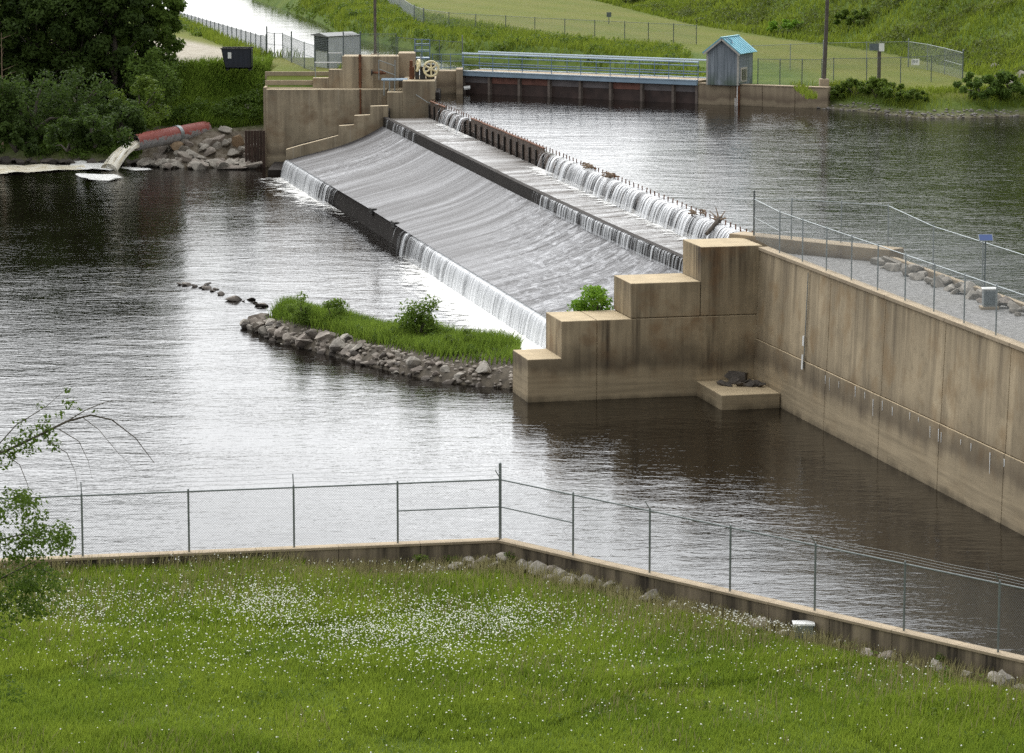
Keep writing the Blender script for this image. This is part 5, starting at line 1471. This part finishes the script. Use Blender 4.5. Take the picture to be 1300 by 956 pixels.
for i, (nm, lab, px, y, h, cw, mt) in enumerate(LT):
    x = (px - CX) / F * (y + 3); tree('broadleaf_tree', lab, (x, y, gz(x, y)), h, cw, mt, seed=20 + i, group='trees of the left bank grove', n=84, per=170, low=.02)
for i, px in enumerate((-110, -170, -250, -330)):      # the grove goes on past the frame
    y = 254 + 5 * (i % 2); x = (px - CX) / F * (y + 3); tree('broadleaf_tree', 'tree of the grove beyond the left edge of the view', (x, y, gz(x, y)), 15, 9.5, LEAF_TREE, seed=40 + i, group='trees of the left bank grove', n=40, per=120, leaf=.55)
for i, (px, py, h, w, lab, mt) in enumerate(((212, 150, 4.2, 4.5, 'bright green bush on the bank slope below the gravel track', LEAF_BUSH), (176, 160, 4.0, 4.0, 'round green bush below the lighter edge tree', LEAF_BUSH), (120, 185, 3.0, 4.5, 'low bush overhanging the water beside the jet', LEAF_TREE),
                                  (85, 190, 2.6, 4.0, 'low bush at the water behind the foam', LEAF_TREE), (235, 118, 2.8, 4.0, 'leafy bush at the top of the slope by the gravel track', LEAF_BUSH), (262, 130, 2.0, 4.0, 'broad low bush on the grass slope under the dumpster', LEAF_BUSH), (20, 192, 2.4, 3.5, 'low bush on dark rocks at the left picture edge', LEAF_TREE), (150, 172, 3.0, 3.6, 'dark bush just above the pipe mouth', LEAF_TREE), (40, 165, 5.0, 5.5, 'tall dark bush under the second grove tree', LEAF_TREE), (100, 160, 5.0, 5.5, 'tall dark bush under the middle grove tree', LEAF_TREE), (195, 130, 4.6, 5.0, 'tall green bush at the right foot of the grove', LEAF_LIGHT), (2, 165, 4.5, 5.0, 'tall dark bush cut by the left picture edge', LEAF_TREE))):
    p = P(px, py, 3)
    for _ in range(8): p = P(px, py, max(0, gz(p[0], p[1]) * .6 + p[2] * .4))
    bush('bush', lab, p, h, w, mt, n=26, leaf=.3, per=110, cat='bush', group='bushes of the left bank')
# bare sapling
sp_ = np.array([PY(3, 190, 247)[0], 247, .8]); bt = thing('bare_sapling', 'thin pale bare sapling standing before the dark trees', 'tree', sp_)
g = G(); g.tube([sp_, sp_ + [.1, 0, 4], sp_ + [.15, 0, 9.5]], [.1, .07, .02], 6); g.build('trunk', DRIFT, bt); g = G()
for k in range(14):
    zz = 2.5 + k * .5; a = random.uniform(0, 6.28); g.tube([sp_ + [.1, 0, zz], sp_ + [.1 + 1.3 * math.cos(a), math.sin(a), zz + .5]], [.03, .008], 4)
g.build('twig', DRIFT, bt)

# ---------------------------------------------------------------- canal banks and hill
def scatter(n, x0, x1, y0, y1, test):
    x = RNG.uniform(x0, x1, n); y = RNG.uniform(y0, y1, n); z = far_z(x, y); k = test(x, y, z); return np.stack([x[k], y[k], z[k]], 1)
def cdist(x, y): return poly_sd(x, y, CANAL)
Pn = scatter(160000, -45, 24, 238, 420, lambda x, y, z: (cdist(x, y) > .6) & (cdist(x, y) < 10) & (x > -26 + 0 * y) & in_view(x, y, z)[0] & ((x > -14) | (y > 300)) & (y > south(x) + 2) & (x < 15))
V, Fq = blades(Pn - [0, 0, .05], .7 + .3 * vnoise(Pn[:, 0], Pn[:, 1], .4), .10, .6); stuff('canal_bank_grass', V, Fq, GRASSB)
C = scatter(4200, -45, 22, 240, 430, lambda x, y, z: (cdist(x, y) > .2) & (cdist(x, y) < 8.5) & ((x > -12) | (y > 300)) & (y > south(x) + 4) & in_view(x, y, z)[0] & (x < 15) & (vnoise(x, y, .45) > -.35))
C[:, 2] += .3
V, Fq = clumps(C, RNG.uniform(.5, 1.0, len(C)), [34] * len(C), .34); stuff('canal_bank_weeds', V, Fq, LEAF_BUSH)
Pn = scatter(30000, -45, -18, 262, 345, lambda x, y, z: (cdist(x, y) > .3) & (cdist(x, y) < 3.2) & in_view(x, y, z)[0] & (y > 268))
V, Fq = blades(Pn, .8, .09, .5); stuff('canal_fence_grass', V, Fq, GRASSB)
Pn = scatter(230000, 0, 75, 214, 440, lambda x, y, z: (hill_d(x, y) > -.5) & in_view(x, y, z)[0])
V, Fq = blades(Pn - [0, 0, .05], .65 + .25 * vnoise(Pn[:, 0], Pn[:, 1], .3), .12, .7); stuff('hill_grass', V, Fq, GRASSB)
C = scatter(9000, 0, 75, 214, 440, lambda x, y, z: (hill_d(x, y) > .2) & in_view(x, y, z)[0] & (vnoise(x, y, .28, 1) + .6 * vnoise(x, y, .8) > -.2))
C[:, 2] += .25
V, Fq = clumps(C, RNG.uniform(.45, 1.15, len(C)), [30] * len(C), .33); stuff('hill_weeds', V, Fq, LEAF_HILL)
def on_far(px, py):
    """first ground point seen at a pixel"""
    for z0 in np.linspace(5.4, 40, 900):
        p = P(px, py, z0)
        if gz(p[0], p[1]) <= z0 + .05 and abs(gz(p[0], p[1]) - z0) < .3: return np.array([p[0], p[1], gz(p[0], p[1])])
    return P(px, py, 7)
for px, py, h, w, lab, mt in ((1000, 43, 1.5, 4.0, 'bright yellow green bush on the hillside behind the tall pole', LEAF_LIME), (1245, 122, 2.0, 4.0, 'leafy bush at the hill foot right of the fence corner', LEAF_LIGHT), (1283, 118, 1.7, 3.4, 'leafy bush at the hill foot near the right picture edge', LEAF_LIGHT),
                              (1090, 30, 1.8, 4.5, 'bush halfway up the hillside behind the sign post', LEAF_BUSH), (800, 6, 2.0, 6, 'low bush at the top of the mown field', LEAF_HILL)):
    bush('bush', lab, on_far(px, py), h, w, mt, n=24, leaf=.34, per=80, cat='bush', group='bushes on the hillside')
for px, py, h, w, lab in ((1060, 122, 1.0, 2.4, 'leafy bush at the end of the tan bank wall'), (1085, 121, 1.35, 3, 'dark leafy bush in front of the near fence, left of the sign post'), (1112, 121, 1.5, 3, 'tallest leafy bush, right below the sign post'), (1138, 123, 1.0, 2.8, 'low leafy bush right of the sign post'), (1160, 127, .9, 2.4, 'small bush above the gravel shore')):
    bush('bush', lab, on_far(px, py), h, w, LEAF_BUSH, n=22, leaf=.26, per=80, cat='bush', group='bushes on the pool shore')
Pn = scatter(26000, 21, 42, 222, 236, lambda x, y, z: (z > 5.95) & (y - south(x) < 7) & (RNG.random(len(x)) < np.clip(.35 + .5 * vnoise(x, y, .8), .1, 1)))
V, Fq = blades(Pn - [0, 0, .03], .45, .06, .6); stuff('shore_grass', V, Fq, GRASSB)
# gravel shore: small stones, one mesh
import bmesh
pb_ = rock_mesh(500, 1); pv = np.array([v.co[:] for v in pb_.vertices]); pf = np.array([p.vertices[:] for p in pb_.polygons])
Pn = scatter(9000, 21.5, 60, 216, 236, lambda x, y, z: (z > 5.42) & (z < 6.05 + .35 * vnoise(x, y, .5)) & (y - south(x) < 2.4)); Pn = Pn[:1500]
sz = RNG.uniform(.06, .19, len(Pn)); an = RNG.uniform(0, 6.28, len(Pn)); ca_, sa_ = np.cos(an), np.sin(an)
rot = np.stack([pv[None, :, 0] * ca_[:, None] - pv[None, :, 1] * sa_[:, None], pv[None, :, 0] * sa_[:, None] + pv[None, :, 1] * ca_[:, None], np.broadcast_to(pv[None, :, 2] * .7, (len(Pn), len(pv)))], 2)
V = (Pn[:, None] + rot * sz[:, None, None]).reshape(-1, 3); Ft = (pf[None] + (np.arange(len(Pn)) * len(pv))[:, None, None]).reshape(-1, 3)
stuff('shore_gravel', V, Ft, simple('shore_stones', (.23, .21, .19), .9, 0, .45, 3, .3))
for px, py, s_, lab in ((1296, 102, .9, 'pale boulder at the hill foot on the right picture edge'), (1272, 103, .6, 'pale rock left of the edge boulder on the hill foot'), (1284, 112, .5, 'small pale rock below the edge boulder'), (1262, 88, .5, 'rock bedded in the hillside above the edge boulder')):
    rock(on_far(px, py) + UP * .2, s_, ROCKL, lab, 'rocks on the hill foot')

k = 420; uu = RNG.random(k); vv_ = RNG.uniform(-.02, .2, k)
Pr = np.array([isl(a, b) for a, b in zip(uu, vv_)]); sz = RNG.uniform(.07, .2, k); an = RNG.uniform(0, 6.28, k); ca_, sa_ = np.cos(an), np.sin(an)
rot = np.stack([pv[None, :, 0] * ca_[:, None] - pv[None, :, 1] * sa_[:, None], pv[None, :, 0] * sa_[:, None] + pv[None, :, 1] * ca_[:, None], np.broadcast_to(pv[None, :, 2] * .8, (k, len(pv)))], 2)
V = (Pr[:, None] + rot * sz[:, None, None]).reshape(-1, 3); Ft = (pf[None] + (np.arange(k) * len(pv))[:, None, None]).reshape(-1, 3)
stuff('island_rubble', V, Ft, ROCK)

# woodland on top of the hill (above the frame, seen in the pool)
C = scatter(3000, 20, 120, 235, 480, lambda x, y, z: (hill_d(x, y) > 14) & (z > 14.5 + .012 * (y - 250)) & (z < 50)); C = C[:1100]
C[:, 2] += RNG.uniform(2, 16, len(C)); V, Fq = clumps(C, RNG.uniform(2, 3.4, len(C)), [34] * len(C), 1.3); stuff('woodland', V, Fq, LEAF_TREE)

# ---------------------------------------------------------------- driftwood on the crest
def debris(px, label, n, L, lean=None):
    s = px_s(px); c = crest(s) + cdn * .05; t = thing('driftwood', label, 'driftwood', c)
    for k in range(n):
        a = random.uniform(0, 6.28); l = L * random.uniform(.4, 1); d = np.array([math.cos(a), math.sin(a), random.uniform(-.15, .35)]); d[:2] *= 1
        o = c + [random.uniform(-.4, .4), random.uniform(-.6, .6), random.uniform(-.02, .2)]
        G().tube([o - d * l / 2, o + [0, 0, .04], o + d * l / 2], [.035, .055, .015], 5).build('branch', DRIFT, t)
debris(745, 'tangle of brown driftwood on the crest pins, farthest of the three', 12, 1.0); debris(773, 'pale driftwood tangle caught on the crest pins halfway along', 14, 1.0); debris(886, 'driftwood tangle on the crest nearest the stepped pier', 9, .8)
lg0, lg1 = crest(px_s(913)) + UP * .15, PV(897, 297, crest(px_s(905)) - cdn * .9, cdn)
lg = thing('log', 'dark log leaning from the crest down into the basin', 'log', lg0)
G().tube([lg0 + (lg0 - lg1) * .12, lg1], [.13, .10], 8).build('stem', BARK, lg)
for k in range(9):
    d = np.array([random.uniform(-.5, .5), random.uniform(-.5, .5), random.uniform(.0, .5)]); G().tube([lg0, lg0 + d * 1.3], [.06, .015], 5).build('root', DRIFT, lg)
# stone-coloured rope from the chamber to the crest boards
tag(G().tube([PY(528, 120, YG - .05), PY(543, 130, YG - .9), crest(4.0) - cdn * .1 + UP * .1], .025, 5).build('cable', GALV), 'thin grey cable slung from the gate chamber to the crest', 'cable')

# ---------------------------------------------------------------- foreground tree at the left
def ft(px, py, y): return PY(px, py, y)
yt = 64.0
tb = ft(-70, 900, yt); tb[2] = float(meadow_z(tb[0], yt))
fg = thing('young_tree', 'young leafy tree leaning into the left of the view, twigs over the water', 'tree', tb)
def limb(pts, r0, name='limb'): 
    n_ = len(pts); G().tube(pts, [r0 * (1 - .85 * k / (n_ - 1)) for k in range(n_)], 6).build(name, TWIG if r0 < .03 else BARK, fg)
limb([tb - UP * .2, ft(-66, 760, yt), ft(-60, 640, yt), ft(-72, 520, yt), ft(-66, 430, yt)], .13, 'trunk')
limb([ft(-62, 610, yt), ft(-20, 585, yt), ft(30, 562, yt), ft(85, 535, yt), ft(115, 527, yt), ft(142, 533, yt), ft(172, 556, yt), ft(196, 588, yt)], .04)
limb([ft(85, 535, yt), ft(108, 521, yt), ft(135, 510, yt), ft(168, 507, yt)], .016)
limb([ft(75, 545, yt), ft(100, 560, yt), ft(112, 585, yt), ft(117, 608, yt)], .012)
limb([ft(60, 560, yt), ft(85, 575, yt), ft(96, 600, yt), ft(99, 625, yt)], .011)
limb([ft(0, 572, yt), ft(25, 590, yt), ft(35, 615, yt), ft(38, 635, yt)], .013)
limb([ft(105, 530, yt), ft(125, 545, yt), ft(150, 575, yt), ft(176, 600, yt)], .010)
limb([ft(-20, 585, yt), ft(20, 540, yt), ft(60, 515, yt), ft(88, 490, yt)], .018)
limb([ft(-62, 700, yt), ft(-20, 690, yt), ft(30, 678, yt), ft(78, 690, yt)], .035); limb([ft(-64, 760, yt), ft(-10, 740, yt), ft(40, 715, yt), ft(75, 735, yt)], .03); limb([ft(-66, 800, yt), ft(-20, 800, yt), ft(15, 815, yt)], .03)
cs, rr, pr_ = [], [], []
def puff(px, py, r, k, dy=0): cs.append(ft(px, py, yt + dy)); rr.append(r); pr_.append(k)
for px, py, r, k in ((15, 568, .28, 90), (32, 558, .26, 90), (48, 548, .25, 80), (62, 548, .22, 60), (70, 565, .2, 40), (5, 580, .3, 80), (40, 570, .2, 40), (88, 512, .16, 26), (85, 494, .1, 10), (58, 530, .15, 20), (75, 525, .14, 18), (120, 523, .08, 8), (25, 540, .18, 20), (52, 515, .12, 10), (100, 520, .1, 8), (-20, 590, .35, 90)):
    puff(px, py, r, k)
rnd = random.Random(5)
for _ in range(130):
    px = rnd.uniform(-60, 88); py = rnd.uniform(630, 775)
    edge = 88 - 28 * abs((py - 705) / 75) ** 2
    if px > edge: continue
    puff(px, py, rnd.uniform(.16, .34), rnd.randint(34, 75), rnd.uniform(-.9, .9))
for _ in range(20): puff(rnd.uniform(-60, 22), rnd.uniform(775, 900), rnd.uniform(.2, .35), 55, rnd.uniform(-.8, .8))
for _ in range(40): puff(rnd.uniform(-170, -30), rnd.uniform(420, 800), rnd.uniform(.3, .5), 70, rnd.uniform(-1.2, 1.2))
for px, py in ((15, 643), (8, 622), (78, 668), (62, 672), (30, 655)): puff(px, py, .12, 14)
V, Fq = clumps(cs, rr, pr_, .095, squash=.9)
link('crown', mesh_np('crown', V - rootloc(fg), Fq), leaf_mat('young_leaf', (.06, .10, .014), (.11, .17, .025), .4, 1.5), fg)
